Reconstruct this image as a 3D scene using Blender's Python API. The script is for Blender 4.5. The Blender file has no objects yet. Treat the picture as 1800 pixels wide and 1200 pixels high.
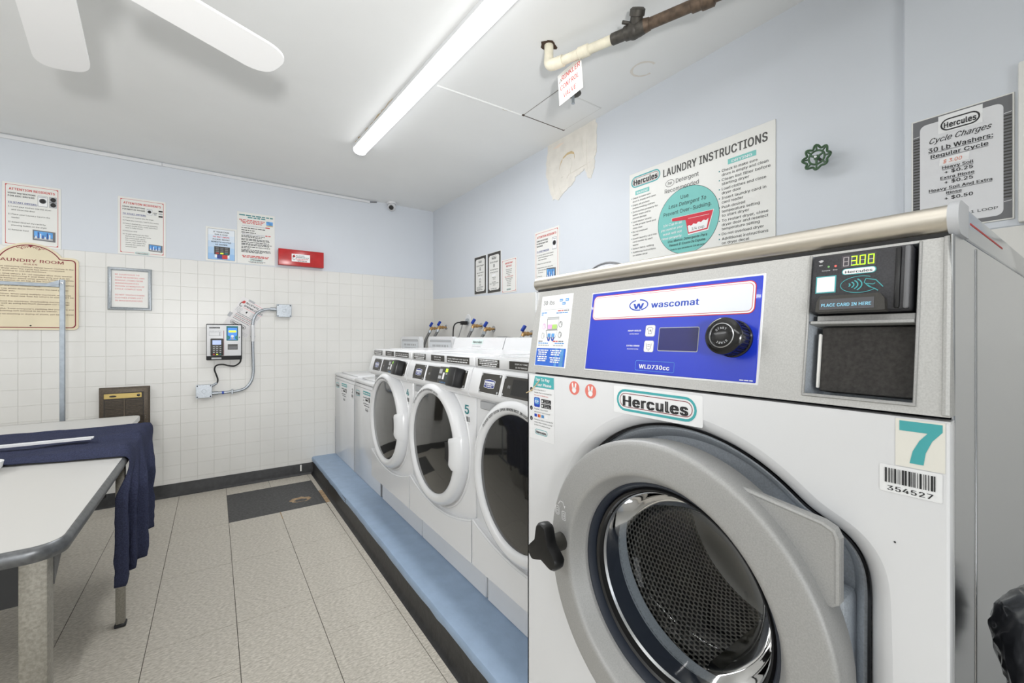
import bpy, bmesh, math, random
from mathutils import Vector, Matrix, noise
from mathutils.geometry import tessellate_polygon
C = bpy.context.scene
COL = C.collection
R_ = math.radians
PI = math.pi
random.seed(7)

# ------------------------------------------------------------ camera, world, lights, exposure
YAW, FPX, CY, EYE = 35.06, 746.0, 591.6, 1.25
cd = bpy.data.cameras.new('camera'); cam = bpy.data.objects.new('camera', cd); COL.objects.link(cam)
cd.sensor_fit = 'HORIZONTAL'; cd.sensor_width = 36.0; cd.lens = FPX/1800*36.0
cd.shift_y = -(600-CY)/1800.0; cd.clip_start = 0.02
cam.location = (0, 0, EYE); cam.rotation_euler = (R_(90), 0, R_(-YAW))
C.camera = cam
w = bpy.data.worlds.new('world'); C.world = w; w.use_nodes = True
w.node_tree.nodes['Background'].inputs[0].default_value = (0.75, 0.8, 0.9, 1)
w.node_tree.nodes['Background'].inputs[1].default_value = 0.25
C.view_settings.view_transform = 'Standard'; C.view_settings.look = 'None'
C.view_settings.gamma = 1; C.view_settings.use_curve_mapping = False
C.view_settings.exposure = 1.27
LAMP = 1.5            # emission of the tube lenses
def area(name, loc, rot, sx, sy, power, col=(1, 1, 1)):
    l = bpy.data.lights.new(name, 'AREA'); l.shape = 'RECTANGLE'; l.size = sx; l.size_y = sy
    l.energy = power; l.color = col
    o = bpy.data.objects.new(name, l); COL.objects.link(o); o.location = loc; o.rotation_euler = rot
    return o
# the photographer's flash, held just behind the camera (it throws the fan and pipe shadows on the ceiling)
fl_ = bpy.data.lights.new('camera_flash', 'SPOT'); fl_.energy = 95.0; fl_.spot_size = R_(112); fl_.spot_blend = 1.0; fl_.shadow_soft_size = 0.085; fl_.color = (1.0, 0.99, 0.98)
fo_ = bpy.data.objects.new('camera_flash', fl_); COL.objects.link(fo_); fo_.location = (-0.12, -0.62, 1.32)
fo_.rotation_euler = (Vector((-0.15, 1.75, 2.6))-Vector((-0.12, -0.62, 1.32))).to_track_quat('-Z', 'Y').to_euler()
# added cool fill light behind the camera
area('rear_fill_light', (-1.0, -2.45, 1.15), (R_(90), 0, R_(-12)), 1.1, 2.0, 11.0, (0.93, 0.97, 1.0))

# ------------------------------------------------------------ materials
def s2l(c): return c/12.92 if c <= 0.04045 else ((c+0.055)/1.055)**2.4
def rgb(r, g, b): return (s2l(r/255), s2l(g/255), s2l(b/255), 1.0)
MATS = {}
def mat(name, col, rough=0.5, metal=0.0, var=0.0, scale=8.0, bump=0.0, bscale=60.0, emit=0.0, spec=0.5, coat=0.0, stretch=None, col2=None, detail=4.0):
    if name in MATS: return MATS[name]
    m = bpy.data.materials.new(name); m.use_nodes = True; MATS[name] = m
    nt = m.node_tree; N = nt.nodes; L = nt.links; p = N['Principled BSDF']
    c = rgb(*col)
    p.inputs['Base Color'].default_value = c; p.inputs['Roughness'].default_value = rough
    p.inputs['Metallic'].default_value = metal; p.inputs['Specular IOR Level'].default_value = spec
    p.inputs['Coat Weight'].default_value = coat
    if emit > 0:
        p.inputs['Emission Color'].default_value = c; p.inputs['Emission Strength'].default_value = emit
    src = None
    if var or bump:
        g = N.new('ShaderNodeNewGeometry'); src = g.outputs['Position']
        if stretch:
            mp = N.new('ShaderNodeMapping'); mp.inputs['Scale'].default_value = stretch
            mp.inputs['Rotation'].default_value = (0, 0, 0.35 if name == 'floor tile' else 0)
            L.new(src, mp.inputs['Vector']); src = mp.outputs['Vector']
    if var:
        n = N.new('ShaderNodeTexNoise'); n.inputs['Scale'].default_value = scale; n.inputs['Detail'].default_value = detail
        L.new(src, n.inputs['Vector'])
        r = N.new('ShaderNodeValToRGB')
        r.color_ramp.elements[0].position = 0.32; r.color_ramp.elements[1].position = 0.68
        if col2: a, b = rgb(*col2), c
        else:
            a = tuple(x*(1-var) for x in c[:3])+(1,); b = tuple(min(1, x*(1+var*0.6)) for x in c[:3])+(1,)
        r.color_ramp.elements[0].color = a; r.color_ramp.elements[1].color = b
        L.new(n.outputs['Fac'], r.inputs['Fac']); L.new(r.outputs['Color'], p.inputs['Base Color'])
    if bump:
        n2 = N.new('ShaderNodeTexNoise'); n2.inputs['Scale'].default_value = bscale; n2.inputs['Detail'].default_value = 3
        L.new(src, n2.inputs['Vector'])
        b = N.new('ShaderNodeBump'); b.inputs['Strength'].default_value = bump; b.inputs['Distance'].default_value = 0.01
        L.new(n2.outputs['Fac'], b.inputs['Height']); L.new(b.outputs['Normal'], p.inputs['Normal'])
    return m

M_ceil = mat('ceiling paint', (235, 236, 235), 0.7, var=0.03, scale=1.5, bump=0.06, bscale=14)
M_blue = mat('pale blue paint', (211, 216, 223), 0.55, var=0.03, scale=1.2, bump=0.05, bscale=30)
M_white = mat('white wall paint', (221, 220, 216), 0.4, var=0.025, scale=1.5, bump=0.03, bscale=20)
M_tile = mat('painted wall tile', (224, 223, 219), 0.32, var=0.035, scale=2.2)
M_grout = mat('grout', (214, 213, 208), 0.8)
M_floor = mat('floor tile', (214, 208, 197), 0.42, var=0.3, scale=11, stretch=(6, 13, 1), col2=(172, 166, 154), bump=0.03, bscale=20, detail=8)
M_slab = mat('old floor slab', (84, 78, 70), 0.8, var=0.3, scale=20)
M_mastic = mat('black mastic', (78, 78, 78), 0.6, var=0.35, scale=60, bump=0.2, bscale=120)
M_bare = mat('bare cement', (176, 150, 118), 0.8, var=0.3, scale=25)
M_rubber = mat('black rubber base', (40, 40, 41), 0.45, var=0.45, scale=30, bump=0.1, bscale=60)
M_plinth = mat('blue floor paint', (148, 169, 194), 0.45, var=0.07, scale=14, bump=0.12, bscale=30)
M_app = mat('white enamel', (226, 227, 229), 0.22, coat=0.3)
M_app2 = mat('white plastic', (222, 223, 225), 0.35)
M_plate = mat('offwhite board', (228, 228, 224), 0.4)
M_paper = mat('paper', (232, 231, 227), 0.6)
M_cream = mat('cream board', (226, 214, 184), 0.5, var=0.05, scale=6)
M_black = mat('black plastic', (22, 22, 23), 0.35)
M_dark = mat('charcoal panel', (56, 54, 50), 0.4, var=0.12, scale=300)
M_ink = mat('black ink', (40, 40, 42), 0.6)
M_grey = mat('grey ink', (112, 113, 116), 0.6)
M_lgrey = mat('light grey', (176, 178, 181), 0.5)
M_red = mat('red ink', (200, 62, 58), 0.6)
M_pale_red = mat('faded red ink', (226, 140, 140), 0.6)
M_maroon = mat('maroon ink', (132, 36, 48), 0.6)
M_brownink = mat('dark brown ink', (92, 52, 44), 0.6)
M_navyink = mat('navy ink', (60, 72, 140), 0.6)
M_teal = mat('teal ink', (74, 170, 174), 0.5)
M_dteal = mat('deep teal ink', (38, 128, 132), 0.5)
M_wht = mat('white ink', (238, 239, 240), 0.5)
M_sky = mat('sky blue print', (96, 160, 222), 0.5, var=0.3, scale=40)
M_silver = mat('silver paint', (174, 174, 173), 0.5, metal=0.35, var=0.10, scale=520)
M_silver2 = mat('blue silver paint', (186, 193, 201), 0.45, metal=0.25, var=0.14, scale=380)
M_steel = mat('brushed steel', (205, 203, 198), 0.26, metal=1.0, bump=0.03, bscale=90, stretch=(1, 1, 14))
M_side = mat('stainless side', (212, 215, 220), 0.16, metal=1.0)
M_lid = mat('stainless lid', (214, 208, 197), 0.36, metal=1.0)
M_zinc = mat('galvanised zinc', (176, 182, 188), 0.38, metal=0.75, var=0.14, scale=120)
M_chrome = mat('dull chrome', (190, 192, 195), 0.25, metal=1.0)
M_alu = mat('worn table edge', (104, 106, 108), 0.35, metal=0.6, var=0.25, scale=60)
M_rust = mat('rust flecked steel', (150, 146, 136), 0.5, metal=0.3, var=0.22, scale=160)
M_lam = mat('white laminate', (196, 195, 192), 0.35)
M_blk_metal = mat('black steel', (30, 31, 33), 0.5)
M_navy = mat('navy cloth', (58, 62, 84), 0.95, var=0.3, scale=220, bump=0.4, bscale=260, spec=0.1)
M_brass = mat('brass', (186, 150, 100), 0.4, metal=0.5, var=0.2, scale=80)
M_tapblue = mat('blue handle', (28, 66, 168), 0.4)
M_hose = mat('grey braided hose', (112, 112, 112), 0.5, var=0.4, scale=250)
M_pvc = mat('cream pipe paint', (222, 216, 196), 0.5, var=0.1, scale=30)
M_iron = mat('brown iron pipe', (98, 82, 68), 0.5, metal=0.25, var=0.4, scale=40)
M_iron2 = mat('dark iron', (74, 71, 66), 0.5, metal=0.35, var=0.3, scale=60)
M_green = mat('green cast iron', (66, 98, 68), 0.45, var=0.35, scale=90)
M_redbox = mat('red enamel', (186, 38, 40), 0.25, var=0.12, scale=20)
M_bronze = mat('bronze heater', (88, 78, 66), 0.4, metal=0.35, var=0.3, scale=90)
M_gold = mat('brass strip', (196, 172, 106), 0.35, metal=0.5)
M_royal = mat('royal blue fascia', (22, 52, 190), 0.3, coat=0.3)
M_screen = mat('dark blue screen', (22, 26, 98), 0.15)
M_lcd = mat('lcd green', (196, 220, 40), 0.4, emit=0.5)
M_lcdblue = mat('lcd blue', (52, 130, 214), 0.4, emit=0.15)
M_led = mat('green led', (150, 255, 30), 0.4, emit=1.4)
M_ledoff = mat('unlit led', (176, 170, 172), 0.5)
M_glass_blk = mat('dark door glass', (30, 30, 29), 0.06, spec=0.8, coat=0.5)
M_gasket = mat('navy gasket', (40, 46, 58), 0.45)
M_fan = mat('white fan blade', (250, 250, 250), 0.4)
M_bag = mat('black bin bag', (38, 39, 42), 0.22, spec=1.0, bump=0.6, bscale=34, coat=0.8)
M_plaster = mat('fresh plaster', (226, 222, 214), 0.8, var=0.06, scale=14, bump=0.4, bscale=24)
M_ochre = mat('water stain', (206, 184, 142), 0.8, var=0.2, scale=30)
M_hole = mat('broken plaster hole', (70, 52, 40), 0.9)
M_pink = mat('coral print', (226, 124, 112), 0.5)
M_steelbar = mat('rack tube', (160, 168, 176), 0.35, metal=0.7, var=0.12, scale=30)
M_lampglow = mat('lamp lens', (251, 253, 255), 0.4, emit=LAMP)

def glass_mat():
    m = bpy.data.materials.new('porthole glass'); m.use_nodes = True; nt = m.node_tree
    nt.nodes.remove(nt.nodes['Principled BSDF'])
    tr = nt.nodes.new('ShaderNodeBsdfTransparent'); tr.inputs[0].default_value = (0.9, 0.92, 0.93, 1)
    gl = nt.nodes.new('ShaderNodeBsdfGlossy'); gl.inputs['Roughness'].default_value = 0.03
    fr = nt.nodes.new('ShaderNodeLayerWeight'); fr.inputs['Blend'].default_value = 0.22
    mx = nt.nodes.new('ShaderNodeMixShader')
    nt.links.new(fr.outputs['Fresnel'], mx.inputs[0]); nt.links.new(tr.outputs[0], mx.inputs[1]); nt.links.new(gl.outputs[0], mx.inputs[2])
    nt.links.new(mx.outputs[0], nt.nodes['Material Output'].inputs['Surface'])
    return m
M_glass = glass_mat()
def drum_mat():            # perforated steel: staggered round holes driven by the mesh's UV map (metres)
    m = bpy.data.materials.new('perforated steel'); m.use_nodes = True; nt = m.node_tree; N = nt.nodes; L = nt.links
    p = N['Principled BSDF']; p.inputs['Metallic'].default_value = 0.85; p.inputs['Roughness'].default_value = 0.33
    uv = N.new('ShaderNodeUVMap')
    def cell(off):
        mp = N.new('ShaderNodeMapping'); mp.inputs['Location'].default_value = off
        mp.inputs['Scale'].default_value = (1/0.0118, 1/0.0204, 1); L.new(uv.outputs[0], mp.inputs['Vector'])
        f = N.new('ShaderNodeVectorMath'); f.operation = 'FRACTION'; L.new(mp.outputs[0], f.inputs[0])
        s = N.new('ShaderNodeVectorMath'); s.operation = 'SUBTRACT'; s.inputs[1].default_value = (0.5, 0.5, 0); L.new(f.outputs[0], s.inputs[0])
        k = N.new('ShaderNodeVectorMath'); k.operation = 'MULTIPLY'; k.inputs[1].default_value = (0.0118, 0.0204, 0); L.new(s.outputs[0], k.inputs[0])
        d = N.new('ShaderNodeVectorMath'); d.operation = 'LENGTH'; L.new(k.outputs[0], d.inputs[0])
        return d.outputs['Value']
    a, b = cell((0.0, 0.0, 0)), cell((0.5, 0.5, 0))
    mn = N.new('ShaderNodeMath'); mn.operation = 'MINIMUM'; L.new(a, mn.inputs[0]); L.new(b, mn.inputs[1])
    r = N.new('ShaderNodeMapRange'); r.inputs['From Min'].default_value = 0.0036; r.inputs['From Max'].default_value = 0.0048
    L.new(mn.outputs[0], r.inputs['Value'])
    mx = N.new('ShaderNodeMixRGB'); mx.inputs[1].default_value = (0.012, 0.012, 0.012, 1); mx.inputs[2].default_value = (0.86, 0.84, 0.80, 1)
    L.new(r.outputs[0], mx.inputs[0]); L.new(mx.outputs[0], p.inputs['Base Color'])
    bp = N.new('ShaderNodeBump'); bp.inputs['Strength'].default_value = 0.5; bp.inputs['Distance'].default_value = 0.004
    L.new(r.outputs[0], bp.inputs['Height']); L.new(bp.outputs[0], p.inputs['Normal'])
    return m
M_drum = drum_mat()

# ------------------------------------------------------------ mesh helpers
class MB:
    def __init__(s): s.v = []; s.f = []; s.uv = None
    def add(s, vs, fs, M=None):
        b = len(s.v)
        if M is not None: vs = [M @ Vector(v) for v in vs]
        s.v += [tuple(v) for v in vs]; s.f += [tuple(i+b for i in f) for f in fs]; return s
    def box(s, x0, x1, y0, y1, z0, z1, M=None):
        vs = [(x, y, z) for z in (z0, z1) for y in (y0, y1) for x in (x0, x1)]
        return s.add(vs, [(0, 2, 3, 1), (4, 5, 7, 6), (0, 1, 5, 4), (2, 6, 7, 3), (0, 4, 6, 2), (1, 3, 7, 5)], M)
    def rbox(s, x0, x1, y0, y1, z0, z1, r=0.005, seg=2, M=None):
        bm = bmesh.new(); bmesh.ops.create_cube(bm, size=1)
        for v in bm.verts: v.co = Vector(((x0+x1)/2+v.co.x*(x1-x0), (y0+y1)/2+v.co.y*(y1-y0), (z0+z1)/2+v.co.z*(z1-z0)))
        bmesh.ops.bevel(bm, geom=list(bm.edges), offset=r, segments=seg, profile=0.5, affect='EDGES')
        bm.verts.index_update()
        s.add([v.co[:] for v in bm.verts], [tuple(v.index for v in f.verts) for f in bm.faces], M); bm.free(); return s
    def prism(s, poly, a0, a1, axis='y', M=None):       # poly in the two other axes, extruded along axis
        n = len(poly)
        def P(p, a):
            return {'y': (p[0], a, p[1]), 'x': (a, p[0], p[1]), 'z': (p[0], p[1], a)}[axis]
        vs = [P(p, a0) for p in poly]+[P(p, a1) for p in poly]
        fs = [tuple(range(n)), tuple(range(2*n-1, n-1, -1))]+[(i, i+n, (i+1) % n+n, (i+1) % n) for i in range(n)]
        return s.add(vs, fs, M)
    def lathe(s, prof, c=(0, 0, 0), axis='y', n=48, a0=0, a1=2*PI, M=None):  # prof: (radius, height along axis)
        full = abs(a1-a0-2*PI) < 1e-6; m = n if full else n+1; vs = []
        for i in range(m):
            a = a0+(a1-a0)*i/n; ca, sa = math.cos(a), math.sin(a)
            for r, h in prof:
                vs.append({'y': (c[0]+r*ca, c[1]+h, c[2]+r*sa), 'z': (c[0]+r*ca, c[1]+r*sa, c[2]+h), 'x': (c[0]+h, c[1]+r*ca, c[2]+r*sa)}[axis])
        k = len(prof); fs = []
        for i in range(n):
            j = (i+1) % m
            for q in range(k-1):
                fs.append((i*k+q, i*k+q+1, j*k+q+1, j*k+q))
        return s.add(vs, fs, M)
    def tube(s, pts, r, n=10, smooth=0, M=None, caps=True):
        pts = [Vector(p) for p in pts]
        rs = r if isinstance(r, (list, tuple)) else [r]*len(pts)
        if smooth: pts, rs = catmull(pts, rs, smooth)
        vs = []; fs = []; up = None
        for i, p in enumerate(pts):
            d = (pts[min(i+1, len(pts)-1)]-pts[max(i-1, 0)]).normalized()
            if up is None:
                up = Vector((0, 0, 1)) if abs(d.z) < 0.9 else Vector((1, 0, 0))
            a = up-d*up.dot(d)
            if a.length < 1e-5: a = d.orthogonal()
            a.normalize(); up = a; b = d.cross(a)
            for k in range(n):
                t = 2*PI*k/n; vs.append(p+(a*math.cos(t)+b*math.sin(t))*rs[i])
        for i in range(len(pts)-1):
            for k in range(n):
                k2 = (k+1) % n; fs.append((i*n+k, i*n+k2, (i+1)*n+k2, (i+1)*n+k))
        if caps: fs += [tuple(range(n-1, -1, -1)), tuple(range((len(pts)-1)*n, len(pts)*n))]
        return s.add(vs, fs, M)
    def ball(s, c, rx, ry, rz, n=16, m=10, M=None):
        vs = []; fs = []
        for i in range(m+1):
            ph = PI*i/m
            for k in range(n):
                t = 2*PI*k/n; vs.append((c[0]+rx*math.sin(ph)*math.cos(t), c[1]+ry*math.sin(ph)*math.sin(t), c[2]+rz*math.cos(ph)))
        for i in range(m):
            for k in range(n): fs.append((i*n+k, i*n+(k+1) % n, (i+1)*n+(k+1) % n, (i+1)*n+k))
        return s.add(vs, fs, M)
    def grid(s, rows, M=None):
        nr, nc = len(rows), len(rows[0]); vs = [p for r in rows for p in r]; fs = []
        for i in range(nr-1):
            for j in range(nc-1): fs.append((i*nc+j, i*nc+j+1, (i+1)*nc+j+1, (i+1)*nc+j))
        return s.add(vs, fs, M)
def catmull(pts, rs, k):
    P = [pts[0]]+list(pts)+[pts[-1]]; q = []; rr = []
    for i in range(1, len(P)-2):
        for j in range(k):
            t = j/k; a, b, c, d = P[i-1], P[i], P[i+1], P[i+2]
            q.append(0.5*((2*b)+(c-a)*t+(2*a-5*b+4*c-d)*t*t+(3*b-a-3*c+d)*t**3))
            rr.append(rs[i-1]*(1-t)+rs[min(i, len(rs)-1)]*t)
    q.append(pts[-1]); rr.append(rs[-1]); return q, rr
ZOFF = {}
def part(name, mb, m, parent=None, label=None, kind=None, angle=38):
    z = ZOFF.get(parent.name, (0, 0, 0)) if parent else (0, 0, 0)
    me = bpy.data.meshes.new(name)
    me.from_pydata([(v[0]-z[0], v[1]-z[1], v[2]-z[2]) for v in mb.v], [], mb.f); me.update()
    me.materials.append(m)
    me.polygons.foreach_set('use_smooth', [True]*len(me.polygons)); me.set_sharp_from_angle(angle=R_(angle))
    o = bpy.data.objects.new(name, me); COL.objects.link(o)
    if parent: o.parent = parent; ZOFF[o.name] = z
    if label: o['label'] = label
    if kind: o['kind'] = kind
    return o
def tag(o, label, cat, group=None):
    o['label'] = label; o['category'] = cat
    if group: o['group'] = group
    return o
def thing(name, label, cat, loc, rotz=0.0, group=None, zoff=True):
    """Empty at the base. Parts are given in a frame whose x,y start at loc (rotated) and whose z is the room's z."""
    o = bpy.data.objects.new(name, None); COL.objects.link(o); o.empty_display_size = 0.1
    o.location = loc; o.rotation_euler = (0, 0, rotz); ZOFF[o.name] = (0, 0, loc[2])
    return tag(o, label, cat, group)
def wthing(name, label, cat, base, group=None):      # parts given in room coordinates
    o = bpy.data.objects.new(name, None); COL.objects.link(o); o.empty_display_size = 0.1
    o.location = base; ZOFF[o.name] = tuple(base); return tag(o, label, cat, group)
def struct(name, mb, m, parent=None):
    o = part(name, mb, m, parent); o['kind'] = 'structure'; return o
def copy_tree(o, parent=None):
    c = o.copy(); COL.objects.link(c); c.parent = parent
    ZOFF[c.name] = ZOFF.get(o.name, (0, 0, 0))
    for ch in list(o.children): copy_tree(ch, c)
    return c

# text and flat print --------------------------------------------------------
TXT = {}
try: FONT = bpy.data.fonts.load(bpy.utils.system_resource('DATAFILES', path='fonts')+'/Inter.woff2')   # Blender's own interface typeface
except Exception: FONT = None
from mathutils.geometry import delaunay_2d_cdt
GLY = {}; ADV = {}
def outlines(t, res=3):                     # closed letter outlines as lists of (x, y)
    cu = bpy.data.curves.new('t', 'FONT'); cu.body = t; cu.size = 1.0
    if FONT: cu.font = FONT
    cu.dimensions = '2D'; cu.resolution_u = res; cu.fill_mode = 'NONE'
    o = bpy.data.objects.new('t', cu); me = bpy.data.meshes.new_from_object(o)
    P = [(v.co.x, v.co.y) for v in me.vertices]; nb = {}
    for e in me.edges:
        a, b = e.vertices; nb.setdefault(a, []).append(b); nb.setdefault(b, []).append(a)
    seen = set(); loops = []
    for st in range(len(P)):
        if st in seen or st not in nb: continue
        lp = [st]; seen.add(st); cur = st
        while True:
            nx = [k for k in nb[cur] if k not in seen]
            if not nx: break
            cur = min(nx, key=lambda k: (k-cur) % 100000); seen.add(cur); lp.append(cur)
        loops.append([P[k] for k in lp])
    bpy.data.objects.remove(o); bpy.data.meshes.remove(me); bpy.data.curves.remove(cu)
    return loops
def wind(loops, x, y):
    w_ = 0
    for lp in loops:
        for (x0, y0), (x1, y1) in zip(lp, lp[1:]+lp[:1]):
            if (y0 <= y) != (y1 <= y):
                t = (y-y0)/(y1-y0)
                if x0+t*(x1-x0) > x: w_ += 1 if y1 > y0 else -1
    return w_
BAR0 = None
def glyph(ch):
    global BAR0
    if ch in GLY: return GLY[ch]
    if BAR0 is None: BAR0 = min(p[0] for lp in outlines('|') for p in lp)
    if ch == ' ':
        q = outlines('||'); xs = sorted(min(p[0] for p in lp) for lp in q); bw = xs[1]-xs[0]
        q = outlines('| |'); xs = sorted(min(p[0] for p in lp) for lp in q); ADV[ch] = xs[1]-xs[0]-bw; GLY[ch] = ([], []); return GLY[ch]
    lps = outlines(ch); both = outlines(ch+'|')
    ADV[ch] = max(min(p[0] for p in lp) for lp in both)-BAR0
    vs = [Vector(p) for lp in lps for p in lp]; es = []; b = 0
    for lp in lps: es += [(b+k, b+(k+1) % len(lp)) for k in range(len(lp))]; b += len(lp)
    ov, oe, of, *_ = delaunay_2d_cdt(vs, es, [], 0, 1e-5)
    fs = []
    for f in of:
        c = [sum(ov[k][q] for k in f)/len(f) for q in (0, 1)]
        if wind(lps, c[0], c[1]) != 0: fs.append(tuple(f))
    GLY[ch] = ([(v[0], v[1]) for v in ov], fs); return GLY[ch]
def text_mesh(s, bold=0.0, shear=0.0):
    k = (s, bold, shear)
    if k in TXT: return TXT[k]
    vs = []; fs = []; x = 0.0
    for ch in s:
        gv, gf = glyph(ch); b0 = len(vs)
        vs += [Vector((x+p[0]+shear*p[1], p[1], 0)) for p in gv]; fs += [tuple(q+b0 for q in f) for f in gf]
        x += ADV[ch]+(bold*1.2 if bold else 0)
    if bold:                          # heavier strokes: the letters laid down again a hair to each side and a hair apart in depth
        n = len(vs); b = bold*0.9; v2 = []; f2 = []
        for i, (dx, dz) in enumerate(((-b, -b*0.3), (b, -b*0.3), (-b, b*0.3), (b, b*0.3)) if bold > 0.02 else ((-b, 0), (b, 0))):
            v2 += [Vector((v.x+dx, v.y+dz, i)) for v in vs]; f2 += [tuple(j+i*n for j in f) for f in fs]
        vs, fs = v2, f2
    TXT[k] = (vs, fs); return TXT[k]
class Face:
    """Print on a flat face: x right, z up, layers step out along -y. M maps the face into the thing's frame."""
    def __init__(s, parent, M=None, y=0.0): s.p = parent; s.M = M or Matrix(); s.y = y; s.d = {}; s.step = 0.0004
    def mb(s, part_, m): return s.d.setdefault((part_, m.name), (MB(), m))[0]
    def Y(s, L): return s.y-L*s.step
    def poly(s, pt, m, pts, L=1):
        y = s.Y(L); s.mb(pt, m).add([(p[0], y, p[1]) for p in pts], [tuple(range(len(pts)))], s.M)
    def rect(s, pt, m, x0, z0, x1, z1, L=1): s.poly(pt, m, [(x0, z0), (x1, z0), (x1, z1), (x0, z1)], L)
    def rrect_pts(s, x0, z0, x1, z1, r, n=5):
        q = []
        for cx, cz, a in ((x1-r, z0+r, -PI/2), (x1-r, z1-r, 0), (x0+r, z1-r, PI/2), (x0+r, z0+r, PI)):
            q += [(cx+r*math.cos(a+PI/2*i/n), cz+r*math.sin(a+PI/2*i/n)) for i in range(n+1)]
        return q
    def rrect(s, pt, m, x0, z0, x1, z1, r, L=1): s.poly(pt, m, s.rrect_pts(x0, z0, x1, z1, r), L)
    def strip(s, pt, m, a, b, L=1, closed=True):
        y = s.Y(L); n = len(a); vs = [(p[0], y, p[1]) for p in a]+[(p[0], y, p[1]) for p in b]
        s.mb(pt, m).add(vs, [(i, (i+1) % n, (i+1) % n+n, i+n) for i in range(n if closed else n-1)], s.M)
    def frame(s, pt, m, x0, z0, x1, z1, t, r=0.0, L=1):
        if r: s.strip(pt, m, s.rrect_pts(x0, z0, x1, z1, r), s.rrect_pts(x0+t, z0+t, x1-t, z1-t, max(r-t, 0.0005)), L)
        else: s.strip(pt, m, [(x0, z0), (x1, z0), (x1, z1), (x0, z1)], [(x0+t, z0+t), (x1-t, z0+t), (x1-t, z1-t), (x0+t, z1-t)], L)
    def disc(s, pt, m, x, z, rx, rz=None, L=1, n=32, a0=0, a1=2*PI):
        rz = rz or rx; s.poly(pt, m, [(x+rx*math.cos(a0+(a1-a0)*i/n), z+rz*math.sin(a0+(a1-a0)*i/n)) for i in range(n if a1-a0 > 6.28 else n+1)], L)
    def ring(s, pt, m, x, z, rx, rz, t, L=1, n=36, a0=0, a1=2*PI):
        f = lambda q: [(x+(rx-q)*math.cos(a0+(a1-a0)*i/n), z+(rz-q)*math.sin(a0+(a1-a0)*i/n)) for i in range(n+(0 if a1-a0 > 6.28 else 1))]
        s.strip(pt, m, f(0), f(t), L, a1-a0 > 6.28)
    def line(s, pt, m, pts, t, L=1):
        y = s.Y(L); vs = []; n = len(pts)
        for i in range(n):
            a = Vector(pts[max(i-1, 0)]); b = Vector(pts[min(i+1, n-1)]); d = (b-a).normalized(); q = Vector((-d.y, d.x))*t/2; p = Vector(pts[i])
            vs += [(p.x+q.x, y, p.y+q.y), (p.x-q.x, y, p.y-q.y)]
        s.mb(pt, m).add(vs, [(2*i, 2*i+1, 2*i+3, 2*i+2) for i in range(n-1)], s.M)
    def text(s, m, t, x, z, size, w=None, al='l', bold=0.0, shear=0.0, L=2, pt='lettering', rot=0.0, maxw=None):
        vs, fs = text_mesh(t, bold, shear)
        if not vs: return 0
        size *= 1.22
        x0 = min(v.x for v in vs); x1 = max(v.x for v in vs); W = (x1-x0) or 1
        sx = size
        if w: sx = w/W
        if maxw and W*sx > maxw: sx = maxw/W
        o = {'l': 0, 'c': -W*sx/2, 'r': -W*sx}[al]; y = s.Y(L); c, k = math.cos(rot), math.sin(rot); out = []
        for v in vs:
            a = (v.x-x0)*sx+o; b = v.y*size
            out.append((x+a*c-b*k, y-v.z*0.00002, z+a*k+b*c))
        s.mb(pt, m).add(out, fs, s.M); return W*sx
    def lines(s, m, ls, x, z, size, dz, **k):
        for t in ls: s.text(m, t, x, z, size, **k); z -= dz
        return z
    def bars(s, m, x0, x1, z, h, seed=0, L=2, al='l', pt='lettering'):      # lines too small to read in the photograph
        rr = random.Random(seed*131+int(z*9999)); x = x0; q = []
        while x < x1-h:
            l = min(h*rr.uniform(1.2, 5.0), x1-x); q.append((x, x+l)); x += l+h*0.7
        for a, b in q: s.rect(pt, m, a, z, b, z+h, L)
    def arc_text(s, m, t, cx, cz, r, a0, size, L=2, adv=None, bold=0.0):
        a = a0
        for ch in t:
            if ch != ' ':
                vs, _ = text_mesh(ch, bold, 0); W = (max(v.x for v in vs)-min(v.x for v in vs))*size
                am = a-(W/2)/r
                s.text(m, ch, cx+r*math.cos(am), cz+r*math.sin(am), size, al='c', bold=bold, L=L, rot=am-PI/2)
                a -= (W+size*0.16)/r
            else: a -= size*0.32/r
    def logo(s, x, z, w_, h, m=None, ring=None, L=2, slim=False, pt='badge'):          # the laundry company's oval badge
        m = m or M_ink; ring = ring or M_teal; t = h*0.085
        s.frame(pt, ring, x, z, x+w_, z+h, t*1.25, h/2-0.0001, L)
        if not slim: s.frame(pt, M_maroon, x+t*2.1, z+t*2.1, x+w_-t*2.1, z+h-t*2.1, t*0.35, h/2-t*2.1-0.0001, L)
        s.text(m, 'Hercules', x+w_/2, z+h*0.245, h*0.72, w=w_*0.82, al='c', bold=0.045, L=L+1, pt=pt)
    def flush(s):
        r = {}
        for (pt, _), (mb, m) in s.d.items():
            pt = pt.split('#')[0]; r.setdefault(pt, []).append(part(pt, mb, m, s.p, kind='stuff' if pt in ('lettering', 'bullet', 'barcode', 'screw', 'chart') else None))
        return r
def slab(o, x0, z0, x1, z1, t=0.003, m=None, name='panel'):
    return part(name, MB().rbox(x0, x1, -t, 0, z0, z1, min(t*0.3, 0.002), 1), m or M_plate, o)
PX = 100000
D, R, HC = 4.244, 1.937, 2.598
RIGHT = R_(-90)
def back(name, label, cat, x, z, group=None, y=D): return thing(name, label, cat, (x, y, z), 0, group)
def right(name, label, cat, yl, z, group=None, x=R): return thing(name, label, cat, (x, yl, z), RIGHT, group)
def back0(*a, **k):
    o = back(*a, **k); ZOFF[o.name] = (0, 0, 0); return o
def right0(*a, **k):
    o = right(*a, **k); ZOFF[o.name] = (0, 0, 0); return o

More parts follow.
